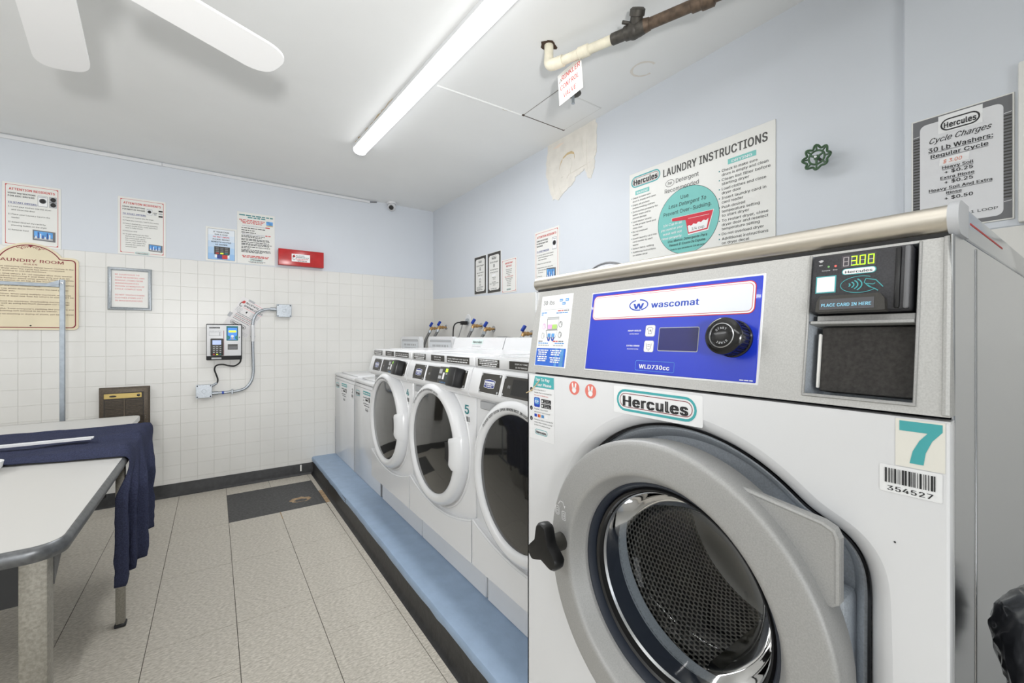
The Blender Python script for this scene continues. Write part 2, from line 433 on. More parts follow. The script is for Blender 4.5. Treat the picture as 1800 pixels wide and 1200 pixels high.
# ------------------------------------------------------------ the room shell
XL, YF = -2.7, -2.7
struct('ceiling', MB().box(XL, 2.1, YF, 4.4, HC, HC+0.1), M_ceil)
ceil = bpy.data.objects['ceiling']
part('seam', MB().tube([(0.98, 2.095, HC+0.002), (1.25, 2.085, HC+0.001), (1.53, 2.08, HC+0.002)], 0.007, 6), M_ceil, ceil)
def ribbon(pts, ws, z, M=None):
    mb = MB(); rows = []
    for i, p in enumerate(pts):
        a = Vector(pts[max(i-1, 0)]); b = Vector(pts[min(i+1, len(pts)-1)]); d = (b-a).normalized(); q = Vector((-d.y, d.x))*ws[i]
        rows.append([(p[0]+q.x, p[1]+q.y, z), (p[0]-q.x, p[1]-q.y, z)])
    return mb.grid(rows)
rr = random.Random(3); cp = []; cw = []
for i in range(26):
    t = i/25; cp.append((0.805+0.02*t+rr.uniform(-0.006, 0.006), 3.03-0.68*t)); cw.append(0.001+0.007*abs(rr.random())*(1-t)**0.7)
part('crack', ribbon(cp, cw, HC-0.0008), M_ochre, ceil, 'brown crack beside the lamp')
part('flake', ribbon([(1.40, 2.09), (1.43, 2.085), (1.45, 2.075)], [0.004, 0.007, 0.002], HC-0.0008), M_ochre, ceil)
fl = MB()
for k in range(3):
    q = [(1.77+0.075*math.cos(a+k)*rr.uniform(0.8, 1.2), 1.375+0.045*math.sin(a)*rr.uniform(0.8, 1.2)) for a in [i*0.6 for i in range(11)]]
MAT_ring = mat('tide mark', (224, 219, 210), 0.8)
part('tide_mark', ribbon([(1.77+0.055*math.cos(i*0.35), 1.37+0.06*math.sin(i*0.35)) for i in range(15)], [0.004+0.004*rr.random() for i in range(15)], HC-0.0008), MAT_ring, ceil)

wb = struct('wall_back', MB().box(XL, 2.1, D, D+0.1, 1.862, HC), M_blue)
part('tile_backing', MB().box(XL, 2.1, D+0.0022, D+0.1, 0, 1.862), M_grout, wb)
def vis(p):
    a = R_(YAW); zc = p[0]*math.sin(a)+p[1]*math.cos(a); xc = p[0]*math.cos(a)-p[1]*math.sin(a)
    return (900+FPX*xc/zc, CY-FPX*(p[2]-EYE)/zc, zc) if zc > 0.1 else (-1, -1, 99)
TS = 0.108
tiles = []
for i in range(-41, 18):
    for j in range(17):
        x = 0.0+i*TS; z = 1.862-(j+1)*TS
        if x+TS > R+0.02 or x < XL: continue
        u, v, zc = vis((x+TS/2, D, z+TS/2))
        hid = u < -15 or u > 765 or (u > 596 and v > 660) or (u < 200 and v > 745) or z < 0.06
        tiles.append((9 if hid else zc, x, z))
tiles.sort()
tm = bpy.data.meshes.new('tile'); g = 0.0007; c_ = 0.0008
tb = MB(); tb.add([(g, 0.004, g), (TS-g, 0.004, g), (TS-g, 0.004, TS-g), (g, 0.004, TS-g), (g, 0.0009, g), (TS-g, 0.0009, g), (TS-g, 0.0009, TS-g), (g, 0.0009, TS-g),
    (g+c_, 0, g+c_), (TS-g-c_, 0, g+c_), (TS-g-c_, 0, TS-g-c_), (g+c_, 0, TS-g-c_)],
    [(8, 9, 10, 11)]+[(4+i, 4+(i+1) % 4, 8+(i+1) % 4, 8+i) for i in range(4)]+[(i, (i+1) % 4, 4+(i+1) % 4, 4+i) for i in range(4)])
tm.from_pydata(tb.v, [], tb.f); tm.materials.append(M_tile)
rest = MB(); n_ind = 0
for zc, x, z in tiles:
    if n_ind < 300 and zc < 9:
        o = bpy.data.objects.new('tile', tm); COL.objects.link(o); o.parent = wb
        o.location = (x, D+rr.uniform(-0.0002, 0.0004), z); n_ind += 1
    else: rest.add([(v[0]+x, v[1]+D, v[2]+z) for v in tb.v], tb.f)
part('tiles', rest, M_tile, wb, kind='stuff', angle=4)

def zd(y): return 1.577 if y < 2.44 else 1.577+(y-2.44)*0.0443
wr = struct('wall_right', MB().prism([(0.40, 1.577), (2.44, 1.577), (D+0.01, zd(D)), (D+0.01, HC), (0.40, HC)], R, R+0.12, 'x'), M_blue)
part('dado', MB().prism([(0.40, 0), (D+0.01, 0), (D+0.01, zd(D)), (2.44, 1.577), (0.40, 1.577)], R-0.0006, R+0.12, 'x'), M_white, wr)
part('pier', MB().rbox(1.9, 2.06, YF, 0.413, 1.57, HC, 0.004, 1), M_blue, wr)
part('pier_dado', MB().box(1.899, 2.06, YF, 0.412, 0, 1.57), M_white, wr)
struct('wall_left', MB().box(XL-0.1, XL, YF, D+0.1, 0, HC), M_white)
wf = struct('wall_front', MB().box(XL, 2.1, YF-0.1, YF, 0, HC), M_white)
part('blue_band', MB().box(XL, 2.1, YF-0.1, YF+0.001, 1.862, HC), M_blue, wf)
M_door = mat('grey door paint', (120, 122, 126), 0.4)
dr = struct('door_1', MB().rbox(0.55, 1.45, YF+0.002, YF+0.045, 0, 2.05, 0.004, 1), M_door)
part('door_handle', MB().tube([(0.64, YF+0.05, 1.02), (0.64, YF+0.09, 1.02), (0.74, YF+0.09, 1.02)], 0.011, 8), M_chrome, dr)

floor = struct('floor', MB().box(XL, 2.1, YF, D+0.1, -0.12, -0.003), M_slab)
FT = 0.3048
fm = bpy.data.meshes.new('tile'); fb = MB().box(0.0013, FT-0.0013, 0.0006, FT-0.0006, -0.003, 0)
fm.from_pydata(fb.v, [], fb.f); fm.materials.append(M_floor)
frest = MB()
for i in range(-9, 3):
    for j in range(-21, 3):
        x = 0.081+i*FT; y = 3.425+j*FT
        if i in (0, 1) and j in (0, 1): continue
        if y > D or x > 0.74: continue
        clip = x+FT > 0.76 or y+FT > D
        if i == 2:       # the cut strip along the plinth
            if j in (-1, 0): continue
            frest.box(x+0.0013, 0.752, y+0.0006, min(y+FT-0.0006, D), -0.003, 0); continue
        if y+FT > D: frest.box(x+0.0013, x+FT-0.0013, y+0.0006, D, -0.003, 0); continue
        if -5 <= i and j >= -9:
            o = bpy.data.objects.new('tile', fm); COL.objects.link(o); o.parent = floor; o.location = (x, y, rr.uniform(-0.0003, 0.0003))
        else: frest.add([(v[0]+x, v[1]+y, v[2]) for v in fb.v], fb.f)
part('cut_tiles', frest, M_floor, floor, kind='stuff')
part('mastic_patch', MB().box(0.082, 0.69, 3.426, 4.034, -0.003, -0.0012), M_mastic, floor, 'black patch where two rows of floor tiles are missing')
hp = []
for i in range(22):
    a = 2*PI*i/22; hp.append((0.545+0.075*math.cos(a)*rr.uniform(0.82, 1.15), 3.60+(0.06 if math.sin(a) > 0 else 0.045)*math.sin(a)*rr.uniform(0.8, 1.2)))
part('cement_spot', MB().add([(p[0], p[1], -0.0008) for p in hp], [tuple(range(22))]), M_bare, floor, 'rough tan spot in the black patch')
hp2 = [(0.545+(p[0]-0.545)*0.62, 3.585+(p[1]-3.60)*0.55, -0.0004) for p in hp]
part('cement_hollow', MB().add(hp2, [tuple(range(22))]), M_mastic, floor)
part('bare_strip', MB().add([(0.693, 3.43, -0.0012), (0.752, 3.43, -0.0012), (0.752, 3.78, -0.0012), (0.715, 3.80, -0.0012), (0.693, 3.79, -0.0012)], [(0, 1, 2, 3, 4)]), M_bare, floor, 'tan bare strip beside the plinth')
part('edge_piece', MB().box(0.694, 0.752, 3.80, 4.03, -0.003, -0.0003), M_floor, floor)
part('edge_piece', MB().box(0.694, 0.752, 3.12, 3.428, -0.003, -0.0003), M_floor, floor)
part('worn_seam', MB().add([(0.3835, 3.29, 0.0004), (0.3885, 3.29, 0.0004), (0.389, 3.425, 0.0004), (0.382, 3.425, 0.0004)], [(0, 1, 2, 3)]), M_bare, floor)

bbp = [(D, 0), (D-0.022, 0), (D-0.014, 0.006), (D-0.009, 0.02), (D-0.008, 0.093), (D-0.003, 0.1), (D, 0.1)]
bb = struct('baseboard_back', MB().prism(bbp, XL, 0.745, 'x'), M_rubber)
part('scuff', MB().rbox(0.635, 0.648, D-0.0105, D-0.006, 0.035, 0.092, 0.001, 1), M_paper, bb)

# blue plinth under the machines
pl = thing('washer_plinth', 'long low blue painted concrete plinth under the row of white washers', 'plinth', (1.35, 2.5, 0))
def pp(x, y): return x-1.35, y-2.5
pm = MB()
ys = [0.84+i*(D-0.84)/46 for i in range(47)]; rows = []
for y in ys:
    k = noise.noise((y*5, 0.3, 0))*0.004+noise.noise((y*19, 2, 0))*0.0025
    rows.append([(0.737+k-1.35, y-2.5, 0.112+noise.noise((y*11, 5, 0))*0.006), (0.734+k-1.35, y-2.5, 0.136), (0.740+k-1.35, y-2.5, 0.147), (0.752+k-1.35, y-2.5, 0.150), (0.9-1.35, y-2.5, 0.150), (R-0.002-1.35, y-2.5, 0.150)])
pm.grid(rows); part('top_slab', pm, M_plinth, pl)
part('concrete_core', MB().box(0.742-1.35, R-1.351, 0.84-2.5, D-2.5-0.001, 0, 0.146), M_slab, pl)
cb = [(0.752, 0), (0.722, 0), (0.727, 0.004), (0.737, 0.014), (0.741, 0.03), (0.7415, 0.122), (0.752, 0.122)]
part('cove_base', MB().prism([(a-1.35, b) for a, b in cb], 0.84-2.5, D-0.02-2.5, 'y'), M_rubber, pl, 'black rubber base')
part('washer_pad', MB().rbox(0.60-1.35, 1.895-1.35, 0.10-2.5, 0.838-2.5, 0, 0.15, 0.006, 1), M_plinth, pl)
ch = MB()
for k in range(9):
    y = 3.02+k*0.012; ch.box(0.7335-1.35, 0.7385-1.35, y-2.5, y+0.004+rr.random()*0.004-2.5, 0.118+rr.random()*0.008, 0.142)
part('chipped_edge', ch, M_slab, pl)

# ------------------------------------------------------------ ceiling things
def strip_light(a, b, label):
    a = Vector(a); b = Vector(b); L = (b-a).length; ang = math.atan2(b.y-a.y, b.x-a.x)-PI/2
    o = thing('ceiling_light', label, 'lamp', (a.x, a.y, HC), ang)
    part('housing', MB().prism([(-0.036, HC-0.0005), (0.036, HC-0.0005), (0.0435, HC-0.012), (0.0435, HC-0.034), (-0.0435, HC-0.034), (-0.0435, HC-0.012)], 0.01, L-0.01, 'y'), M_app2, o)
    q = [(-0.044, HC-0.034)]+[(0.044*math.cos(PI+PI*i/14), HC-0.038-0.035*abs(math.sin(PI*i/14))**0.75) for i in range(15)]+[(0.044, HC-0.034)]
    part('lens', MB().prism(q, 0.006, L-0.006, 'y'), M_lampglow, o, 'glowing white lens')
    q2 = [(-0.040, HC-0.001), (0.040, HC-0.001), (0.0455, HC-0.02), (0.0455, HC-0.047)]+[(0.0445*math.cos(-PI*i/10), HC-0.047-0.0285*abs(math.sin(PI*i/10))**0.8) for i in range(11)]+[(-0.0455, HC-0.047), (-0.0455, HC-0.02)]
    # the tubes' own light: the lens throws it down into the room
    al = area('tube_light', (0, 0, 0), (0, 0, 0), 0.07, L-0.06, 4.3*L, (0.985, 0.992, 1.0)); al.location = ((a.x+b.x)/2, (a.y+b.y)/2, HC-0.0765); al.rotation_euler = (0, 0, ang)
    part('end_cap', MB().prism(q2, -0.002, 0.006, 'y'), M_app2, o); part('end_cap', MB().prism(q2, L-0.006, L+0.002, 'y'), M_app2, o)
    return o
strip_light((0.918, 1.21, 0), (0.836, 3.055, 0), 'long glowing tube light on the ceiling above the row of washers')
strip_light((-1.8, -1.9, 0), (-1.8, 0.54, 0), 'added unseen tube light on the ceiling, left of and behind the camera')  # unseen fixture, added to light the room from the left rear
strip_light((-2.25, 1.3, 0), (-2.25, 3.74, 0), 'added unseen tube light on the ceiling left of the table, out of the picture')  # invented out-of-frame fixture that brightens the far wall and the left ceiling

fan = wthing('ceiling_fan', 'white ceiling fan with long plain rounded blades', 'fan', (-0.37, 1.50, HC))
FZ = 2.25; fx, fy = -0.37, 1.50
part('canopy', MB().lathe([(0.0, 0), (0.07, 0), (0.068, -0.03), (0.03, -0.065), (0.0, -0.066)], (fx, fy, HC-0.001), 'z', 28), M_fan, fan)
part('downrod', MB().tube([(fx, fy, HC-0.06), (fx, fy, FZ+0.08)], 0.012, 12), M_fan, fan)
part('motor', MB().lathe([(0, 0.09), (0.05, 0.088), (0.105, 0.06), (0.115, 0.02), (0.115, -0.03), (0.09, -0.06), (0.05, -0.075), (0.0, -0.078)], (fx, fy, FZ), 'z', 32), M_fan, fan)
def blade(ang, r0, r1, w0, w1, pitch):
    d = Vector((math.cos(ang), math.sin(ang), 0)); s = Vector((-d.y, d.x, 0)); n = 14; out = []
    top = []
    for i in range(9): top.append((r0+(r1-w1*0.55-r0)*i/8, (w0+(w1-w0)*i/8)/2))
    tip = [(r1-w1*0.55+w1*0.55*math.sin(t*PI/2/8), w1/2*math.cos(t*PI/2/8)**0.62) for t in range(1, 9)]
    up = top+tip; outline = up+[(r, -h) for r, h in reversed(up[:-1])]
    mb = MB(); vs = []
    for zz in (0.004, -0.004):
        for r, h in outline:
            p = Vector((fx, fy, FZ))+d*r+s*h*math.cos(pitch)+Vector((0, 0, h*math.sin(pitch)+zz)); vs.append(p)
    k = len(outline); mb.add(vs, [tuple(range(k)), tuple(range(2*k-1, k-1, -1))]+[(i, i+k, (i+1) % k+k, (i+1) % k) for i in range(k)])
    b = part('blade', mb, M_fan, fan)
    part('blade_arm', MB().tube([Vector((fx, fy, FZ+0.006))+d*0.09, Vector((fx, fy, FZ+0.012))+d*(r0+0.06)], 0.011, 8), M_fan, b)
FA = [(96.6, 0.765, 0.146), (26.5, 0.632, 0.152), (170, 0.70, 0.15), (242, 0.70, 0.15), (314, 0.70, 0.15)]
for a, r1, w1 in FA: blade(R_(a), 0.17, r1, w1*0.86, w1, R_(-9))

# sprinkler pipe
pip = wthing('sprinkler_pipe', 'ceiling pipe, cream at the elbow and brown iron towards the room', 'pipe', (1.27, 1.505, HC))
zp = 2.5; P0 = Vector((1.268, 1.51, zp)); dirp = Vector((0.23, -0.645, 0)).normalized()
def pa(t, dz=0): return P0+dirp*t+Vector((0, 0, dz))
part('elbow', MB().tube([(P0.x, P0.y, HC+0.02), (P0.x, P0.y, zp+0.05), (P0.x, P0.y, zp+0.02), pa(0.012, 0.004), pa(0.035), pa(0.07)], [0.021, 0.021, 0.024, 0.026, 0.025, 0.0245], 16, smooth=5), M_pvc, pip)
part('cream_pipe', MB().tube([pa(0.05), pa(0.31)], 0.020, 16), M_pvc, pip)
part('coupling', MB().tube([pa(0.05), pa(0.075)], 0.025, 16), M_pvc, pip); part('coupling', MB().tube([pa(0.15), pa(0.155), pa(0.2), pa(0.205)], [0.021, 0.025, 0.025, 0.021], 16), M_pvc, pip)
part('wrapped_cord', MB().lathe([(0.022, -0.004), (0.025, 0), (0.022, 0.004)], (0, 0, 0), 'z', 16, M=Matrix.Translation(pa(0.165))@dirp.to_track_quat('Z', 'Y').to_matrix().to_4x4()), M_rust, pip)
part('iron_reducer', MB().tube([pa(0.305), pa(0.31), pa(0.36), pa(0.365), pa(0.42), pa(0.45)], [0.020, 0.023, 0.0235, 0.028, 0.032, 0.026], 16), M_iron2, pip)
side = Vector((-0.30, -0.40, 0.55)).normalized()
part('valve_body', MB().ball(pa(0.40), 0.034, 0.034, 0.034, 20, 12), M_iron2, pip)
part('valve_branch', MB().tube([pa(0.405), pa(0.405)+side*0.045, pa(0.405)+side*0.047, pa(0.405)+side*0.068, pa(0.405)+side*0.074], [0.024, 0.025, 0.030, 0.030, 0.022], 16), M_iron2, pip)
part('drain_plug', MB().tube([pa(0.38)+side*0.03, pa(0.36)+side*0.034+Vector((-0.02, 0.0, 0))], 0.007, 8), M_iron2, pip)
part('iron_pipe', MB().tube([pa(0.44), pa(1.25)], 0.0215, 16), M_iron, pip)
part('iron_coupling', MB().tube([pa(0.44), pa(0.445), pa(0.465)], [0.024, 0.027, 0.024], 16), M_iron, pip); part('iron_coupling', MB().tube([pa(0.62), pa(0.625), pa(0.655), pa(0.66), pa(0.70), pa(0.705)], [0.0225, 0.027, 0.027, 0.032, 0.032, 0.023], 16), M_iron, pip)
hm = MB(); q = [(P0.x+0.042*math.cos(a)*rr.uniform(0.65, 1.25), P0.y+0.036*math.sin(a)*rr.uniform(0.7, 1.3), HC-0.0012) for a in [2*PI*i/14 for i in range(14)]]
hm.add(q, [tuple(range(14))]); part('ceiling_hole', hm, M_hole, ceil, 'broken dark hole round the pipe')

# hanging tag: a stiff card in a vertical plane along the pipe
tagM = Matrix.Translation(Vector((1.335, 1.36, 2.504)))@Matrix.Rotation(R_(-90), 4, 'Z')@Matrix.Rotation(R_(-5), 4, 'Y')
tg = wthing('hanging_tag', 'white card with red capitals hanging from the ceiling pipe', 'tag', (1.335, 1.36, 2.35))
part('card', MB().rbox(-0.165, -0.008, -0.001, 0.001, -0.152, -0.004, 0.0006, 1, M=tagM), M_paper, tg)
F = Face(tg, tagM, -0.001)
for t, z in (('SPRINKLER', -0.045), ('CONTROL', -0.087), ('VALVE', -0.13)):
    F.text(M_red, t if t != 'SPRINKLER' else 'RINKLER', -0.09 if t != 'SPRINKLER' else -0.078, z, 0.036, w={'SPRINKLER': 0.122, 'CONTROL': 0.122, 'VALVE': 0.085}[t], al='c', bold=0.012, shear=0.12)
F.line('lettering', M_brownink, [(-0.158, -0.048), (-0.152, -0.044)], 0.003, 2); F.line('lettering', M_brownink, [(-0.15, -0.047), (-0.146, -0.03), (-0.14, -0.046)], 0.003, 2)
F.flush()
part('wire', MB().tube([pa(0.165, -0.02), pa(0.163, -0.03), (1.335, 1.372, 2.50)], 0.0015, 6), M_zinc, tg)

hat = wthing('access_hatch', 'square ceiling access hatch outlined by a dark gap', 'hatch', (1.705, 1.91, HC))
part('hatch_panel', MB().rbox(1.545, 1.865, 1.75, 2.070, HC-0.002, HC-0.0004, 0.0006, 1), M_ceil, hat)
part('gap', MB().box(1.538, 1.868, 2.071, 2.078, HC-0.0012, HC-0.0002).box(1.5385, 1.5405, 1.75, 2.07, HC-0.001, HC-0.0002).box(1.53, 1.55, 2.066, 2.082, HC-0.0014, HC-0.0002).box(1.858, 1.872, 2.066, 2.08, HC-0.0014, HC-0.0002), M_hole, hat, 'dark gap along the hatch edge')
part('gap_line', MB().box(1.866, 1.868, 1.745, 2.07, HC-0.001, HC-0.0002).box(1.54, 1.868, 1.744, 1.7455, HC-0.001, HC-0.0002), mat('hairline', (204, 203, 199), 0.8), hat)
hv = wthing('sprinkler_valve', 'dark round valve plate with a short stem under the ceiling hatch', 'valve', (1.585, 1.675, HC))
part('disc', MB().lathe([(0, 0.0), (0.042, -0.001), (0.044, -0.006), (0.03, -0.014), (0.0, -0.016)], (1.585, 1.685, 2.566), 'z', 24), M_iron2, hv)
part('stem', MB().tube([(1.585, 1.685, HC), (1.585, 1.685, 2.56)], 0.012, 10), M_iron2, hv)
part('spindle', MB().tube([(1.585, 1.685, 2.553), (1.585, 1.685, 2.515), (1.585, 1.685, 2.507)], [0.008, 0.008, 0.010], 10), M_zinc, hv)

mo = wthing('cable_channel', 'thin white cable channel along the top of the far wall', 'conduit', (0.0, D, 2.575))
part('channel', MB().rbox(XL+0.01, -0.33, D-0.013, D-0.0005, 2.566, 2.592, 0.003, 1), M_app2, mo)
part('channel', MB().rbox(-0.328, 1.26, D-0.012, D-0.0005, 2.567, 2.591, 0.003, 1), M_app2, mo)
part('cable_end', MB().tube([(1.255, D-0.006, 2.58), (1.30, D-0.008, 2.585), (1.325, D-0.012, 2.588)], 0.006, 8), M_grey, mo)

cm = wthing('security_camera', 'small white dome security camera in the ceiling corner', 'camera', (1.46, 4.18, HC))
part('mount', MB().lathe([(0, 0), (0.047, 0), (0.048, -0.012), (0.042, -0.018), (0, -0.019)], (1.46, 4.185, HC-0.0005), 'z', 28), M_app2, cm)
part('housing', MB().ball((1.46, 4.183, HC-0.046), 0.041, 0.041, 0.041, 24, 14), M_app2, cm)
ld = Vector((-0.42, -0.80, -0.42)).normalized(); lm = Matrix.Translation(Vector((1.46, 4.183, HC-0.046)))@ld.to_track_quat('Z', 'Y').to_matrix().to_4x4()
part('lens_window', MB().lathe([(0.0, 0.0425), (0.02, 0.042), (0.022, 0.038), (0.022, 0.03)], (0, 0, 0), 'z', 24, M=lm), M_black, cm)
part('lens_ring', MB().lathe([(0.022, 0.03), (0.026, 0.04), (0.029, 0.036), (0.029, 0.026)], (0, 0, 0), 'z', 24, M=lm), M_app2, cm)

# ------------------------------------------------------------ signs and fittings on the far wall
def mini_washer(F, x, z, w_, h, dk=True):
    F.rrect('picture#washer', M_lgrey, x, z, x+w_, z+h, w_*0.08, 1); F.rrect('picture#washer', M_wht, x+w_*0.06, z+h*0.06, x+w_*0.94, z+h*0.94, w_*0.06, 2)
    F.rect('picture#washer', M_grey, x+w_*0.1, z+h*0.84, x+w_*0.9, z+h*0.88, 3)
    F.disc('picture#washer', M_grey, x+w_*0.5, z+h*0.52, w_*0.36, L=3); F.disc('picture#washer', M_black, x+w_*0.5, z+h*0.52, w_*0.28, L=4)
def mini_card(F, x, z, w_, h, tilt=-0.06):
    def q(a, b): return (x+a*w_, z+b*h+tilt*a*w_)
    F.poly('picture#card', M_grey, [q(0, 0), q(1, 0), q(1, 1), q(0, 1)], 2)
    F.poly('picture#card', M_sky, [q(0.06, 0.10), q(0.88, 0.10), q(0.88, 0.9), q(0.06, 0.9)], 3)
    F.poly('picture#card', M_lgrey, [q(0.06, 0.10), q(0.88, 0.10), q(0.88, 0.3), q(0.06, 0.26)], 4)
    for i in range(7): F.poly('picture#card', M_navyink if i % 2 else M_wht, [q(0.12+i*0.1, 0.2), q(0.17+i*0.1, 0.2), q(0.17+i*0.1, 0.42+0.13*((i*3) % 4)), q(0.12+i*0.1, 0.42+0.13*((i*3) % 4))], 5)
def red_border(F, w_, h, i=0.014, t=0.0022):
    F.frame('border', M_red, i, i, w_-i, h-i, t, 0, 1); k = 0.012
    for sx, sz in ((0, 0), (1, 0), (1, 1), (0, 1)):
        x = i if sx == 0 else w_-i; z = i if sz == 0 else h-i; dx = k if sx == 0 else -k; dz = k if sz == 0 else -k
        F.poly('border', M_red, [(x, z), (x+dx, z), (x, z+dz)], 2)
def attention(o, w_, h, heads, body, kind):
    slab(o, 0, 0, w_, h)
    F = Face(o, None, -0.003); red_border(F, w_, h)
    F.text(M_red, 'ATTENTION RESIDENTS', w_/2, h-0.051, 0.024, w=w_*0.78, al='c', bold=0.03)
    z = h-0.076
    for t in heads: F.text(M_ink, t, 0.026, z, 0.0155, bold=0.03, maxw=w_*0.46); z -= 0.019
    z = h*0.675 if kind == 1 else h*0.70
    if kind == 3: z = h*0.64
    W = F.text(M_navyink, 'TO START '+('WASHER:' if kind == 3 else 'DRYERS:'), 0.026, z, 0.0155, bold=0.03); F.rect('lettering', M_navyink, 0.026, z-0.004, 0.026+W, z-0.0025, 2)
    z -= 0.027 if kind == 1 else 0.026
    for t, dz in body:
        F.text(M_ink, t, 0.027 if t[:1].isdigit() else 0.042, z, 0.0142 if kind == 1 else 0.0125, bold=0.006, maxw=w_-0.06); z -= dz
    if kind == 1:
        mini_washer(F, w_-0.112, h-0.142, 0.048, 0.075)
        F.rrect('picture#stack', M_lgrey, w_-0.058, h-0.142, w_-0.02, h-0.066, 0.004, 1); F.disc('picture#stack', M_black, w_-0.038, h-0.086, 0.014, 0.015, 3); F.disc('picture#stack', M_black, w_-0.038, h-0.122, 0.014, 0.015, 3); F.rect('picture#stack', M_grey, w_-0.056, h-0.107, w_-0.022, h-0.102, 3)
        mini_card(F, w_-0.135, 0.052, 0.108, 0.07)
    elif kind == 2:
        mini_washer(F, w_-0.113, h-0.115, 0.032, 0.046); F.rect('picture', M_ink, w_-0.075, h-0.098, w_-0.052, h-0.094, 2); F.rect('picture', M_lgrey, w_-0.072, h-0.112, w_-0.056, h-0.102, 2)
        for k in range(3): F.rect('picture', M_ink if k != 1 else M_lgrey, w_-0.044, h-0.083-k*0.02, w_-0.019, h-0.072-k*0.02, 2)
        mini_card(F, w_-0.102, 0.038, 0.082, 0.053)
        F.rect('border', M_plate, w_/2-0.045, 0.007, w_/2+0.045, 0.022, 3); F.logo(w_/2-0.04, 0.006, 0.08, 0.018, L=4, slim=True)
    else:
        mini_washer(F, w_-0.075, h-0.155, 0.05, 0.085); mini_card(F, w_-0.135, 0.06, 0.10, 0.085)
    F.flush()
o = back0('attention_sign', 'white red-bordered instruction sign above the arched cream sign', 'sign', -1.1505, 1.858)
attention(o, 0.274, 0.425, ['USAGE INSTRUCTIONS', 'FOR ADC DRYERS'], [('1) Load your clothes into the dryer', .021), ('and close the door', .031), ('2) Place your Laundry Card in the', .021), ('reader', .031), ('3) Select desired dry cycle by', .021), ('pressing button on the dryer', .031), ('4) Remove Card', .02)], 1)
o = back0('attention_sign', 'white red-bordered instruction sign above the framed notice', 'sign', -0.583, 1.865)
attention(o, 0.276, 0.427, ['USAGE INSTRUCTIONS', 'FOR MAYTAG DRYERS'], [('1) Load your clothes into the dryer', .0235), ('2) Place your Laundry Card in the reader', .0235), ('3) Select desired dry cycle by pressing', .0155), ('button on the dryer, make sure dryer', .0155), ('door is fully closed', .0235), ('4) Remove card', .0235), ('5) To add additional dry time', .0155), ('(before the current dry cycle', .0155), ('has concluded), place', .0155), ('the Laundry Card in the', .0155), ('reader, then select the', .0155), ('desired dry cycle and', .0155), ('remove card', .0155)], 2)

o = back0('chip_card_sign', 'pale blue sign with a picture of a card keypad', 'sign', -0.056, 1.869)
slab(o, 0, 0, 0.211, 0.278); F = Face(o, None, -0.003)
F.frame('border', M_grey, 0.013, 0.013, 0.198, 0.265, 0.0018)
GR = [(150, 190, 232), (172, 204, 236), (196, 216, 238), (216, 227, 240), (228, 234, 241)]
for i, c in enumerate(GR): F.rect('print', mat('pale blue print %d' % i, c, 0.5), 0.015, 0.015+i*0.05, 0.196, 0.015+(i+1)*0.05-(0.002 if i == 4 else 0), 1)
for k, t in enumerate(['IF YOUR CARD', 'HAS A CHIP', 'DO NOT SWIPE', 'PLEASE INSERT', 'BENEATH KEYPAD', 'AS SHOWN']):
    F.text(M_red if k == 2 else M_ink, t, 0.104, 0.236-k*0.0205, 0.0165, al='c', bold=0.03, maxw=0.168)
F.poly('picture', M_dark, [(0.056, 0.055), (0.155, 0.055), (0.163, 0.066), (0.163, 0.122), (0.056, 0.122)], 2)
for i in range(3):
    for j in range(4): F.rrect('picture', [M_grey, M_grey, M_grey, (M_red, M_lcd, M_dteal)[i]][3-j] if j == 0 else M_grey, 0.066+i*0.031, 0.062+j*0.0145, 0.088+i*0.031, 0.071+j*0.0145, 0.003, 3)
F.rect('picture', M_navyink, 0.075, 0.022, 0.11, 0.055, 2); F.rect('picture', M_red, 0.11, 0.022, 0.147, 0.055, 2); F.rect('picture', M_wht, 0.06, 0.03, 0.075, 0.055, 2); F.rect('picture', M_wht, 0.147, 0.03, 0.16, 0.055, 2)
F.flush()

o = back0('card_value_sign', 'tall white sign of small print with a tiny sky picture', 'sign', 0.158, 1.870)
slab(o, 0, 0, 0.277, 0.434); F = Face(o, None, -0.003)
F.bars(M_dteal, 0.014, 0.262, 0.405, 0.009, 1); F.bars(M_dteal, 0.075, 0.205, 0.389, 0.009, 2)
for k in range(3): F.bars(M_red, 0.014+k*0.012, 0.20-k*0.01, 0.366-k*0.0125, 0.0065, 3+k)
F.rect('picture', M_sky, 0.212, 0.345, 0.262, 0.378, 2); F.rect('picture', M_ochre, 0.212, 0.337, 0.262, 0.346, 3)
F.text(M_navyink, 'Add Value from New Money', 0.036, 0.318, 0.011, w=0.165); F.bars(M_red, 0.205, 0.25, 0.318, 0.008, 9)
for k, (a, b) in enumerate([(.03, .21), (.03, .125), (.03, .135)]): F.bars(M_ink, a, b, 0.299-k*0.019, 0.006, 11+k)
F.text(M_navyink, 'Add Value from a Smart Phone', 0.036, 0.247, 0.011, w=0.165); F.bars(M_red, 0.205, 0.245, 0.247, 0.008, 10)
z = 0.234
for k, (b, dz) in enumerate([(.20, .011), (.185, .016), (.235, .010), (.24, .016), (.235, .014), (.255, .010), (.24, .016), (.24, .010), (.10, .016), (.245, .010), (.245, .009), (.19, .02)]):
    F.bars(M_ink, 0.03, b, z, 0.0055, 20+k); z -= dz
F.bars(M_red, 0.035, 0.24, 0.064, 0.007, 40); F.bars(M_red, 0.04, 0.235, 0.053, 0.007, 41)
F.logo(0.092, 0.027, 0.094, 0.022, slim=True); F.bars(M_grey, 0.08, 0.205, 0.018, 0.004, 50); F.bars(M_grey, 0.09, 0.19, 0.011, 0.004, 51); F.flush()

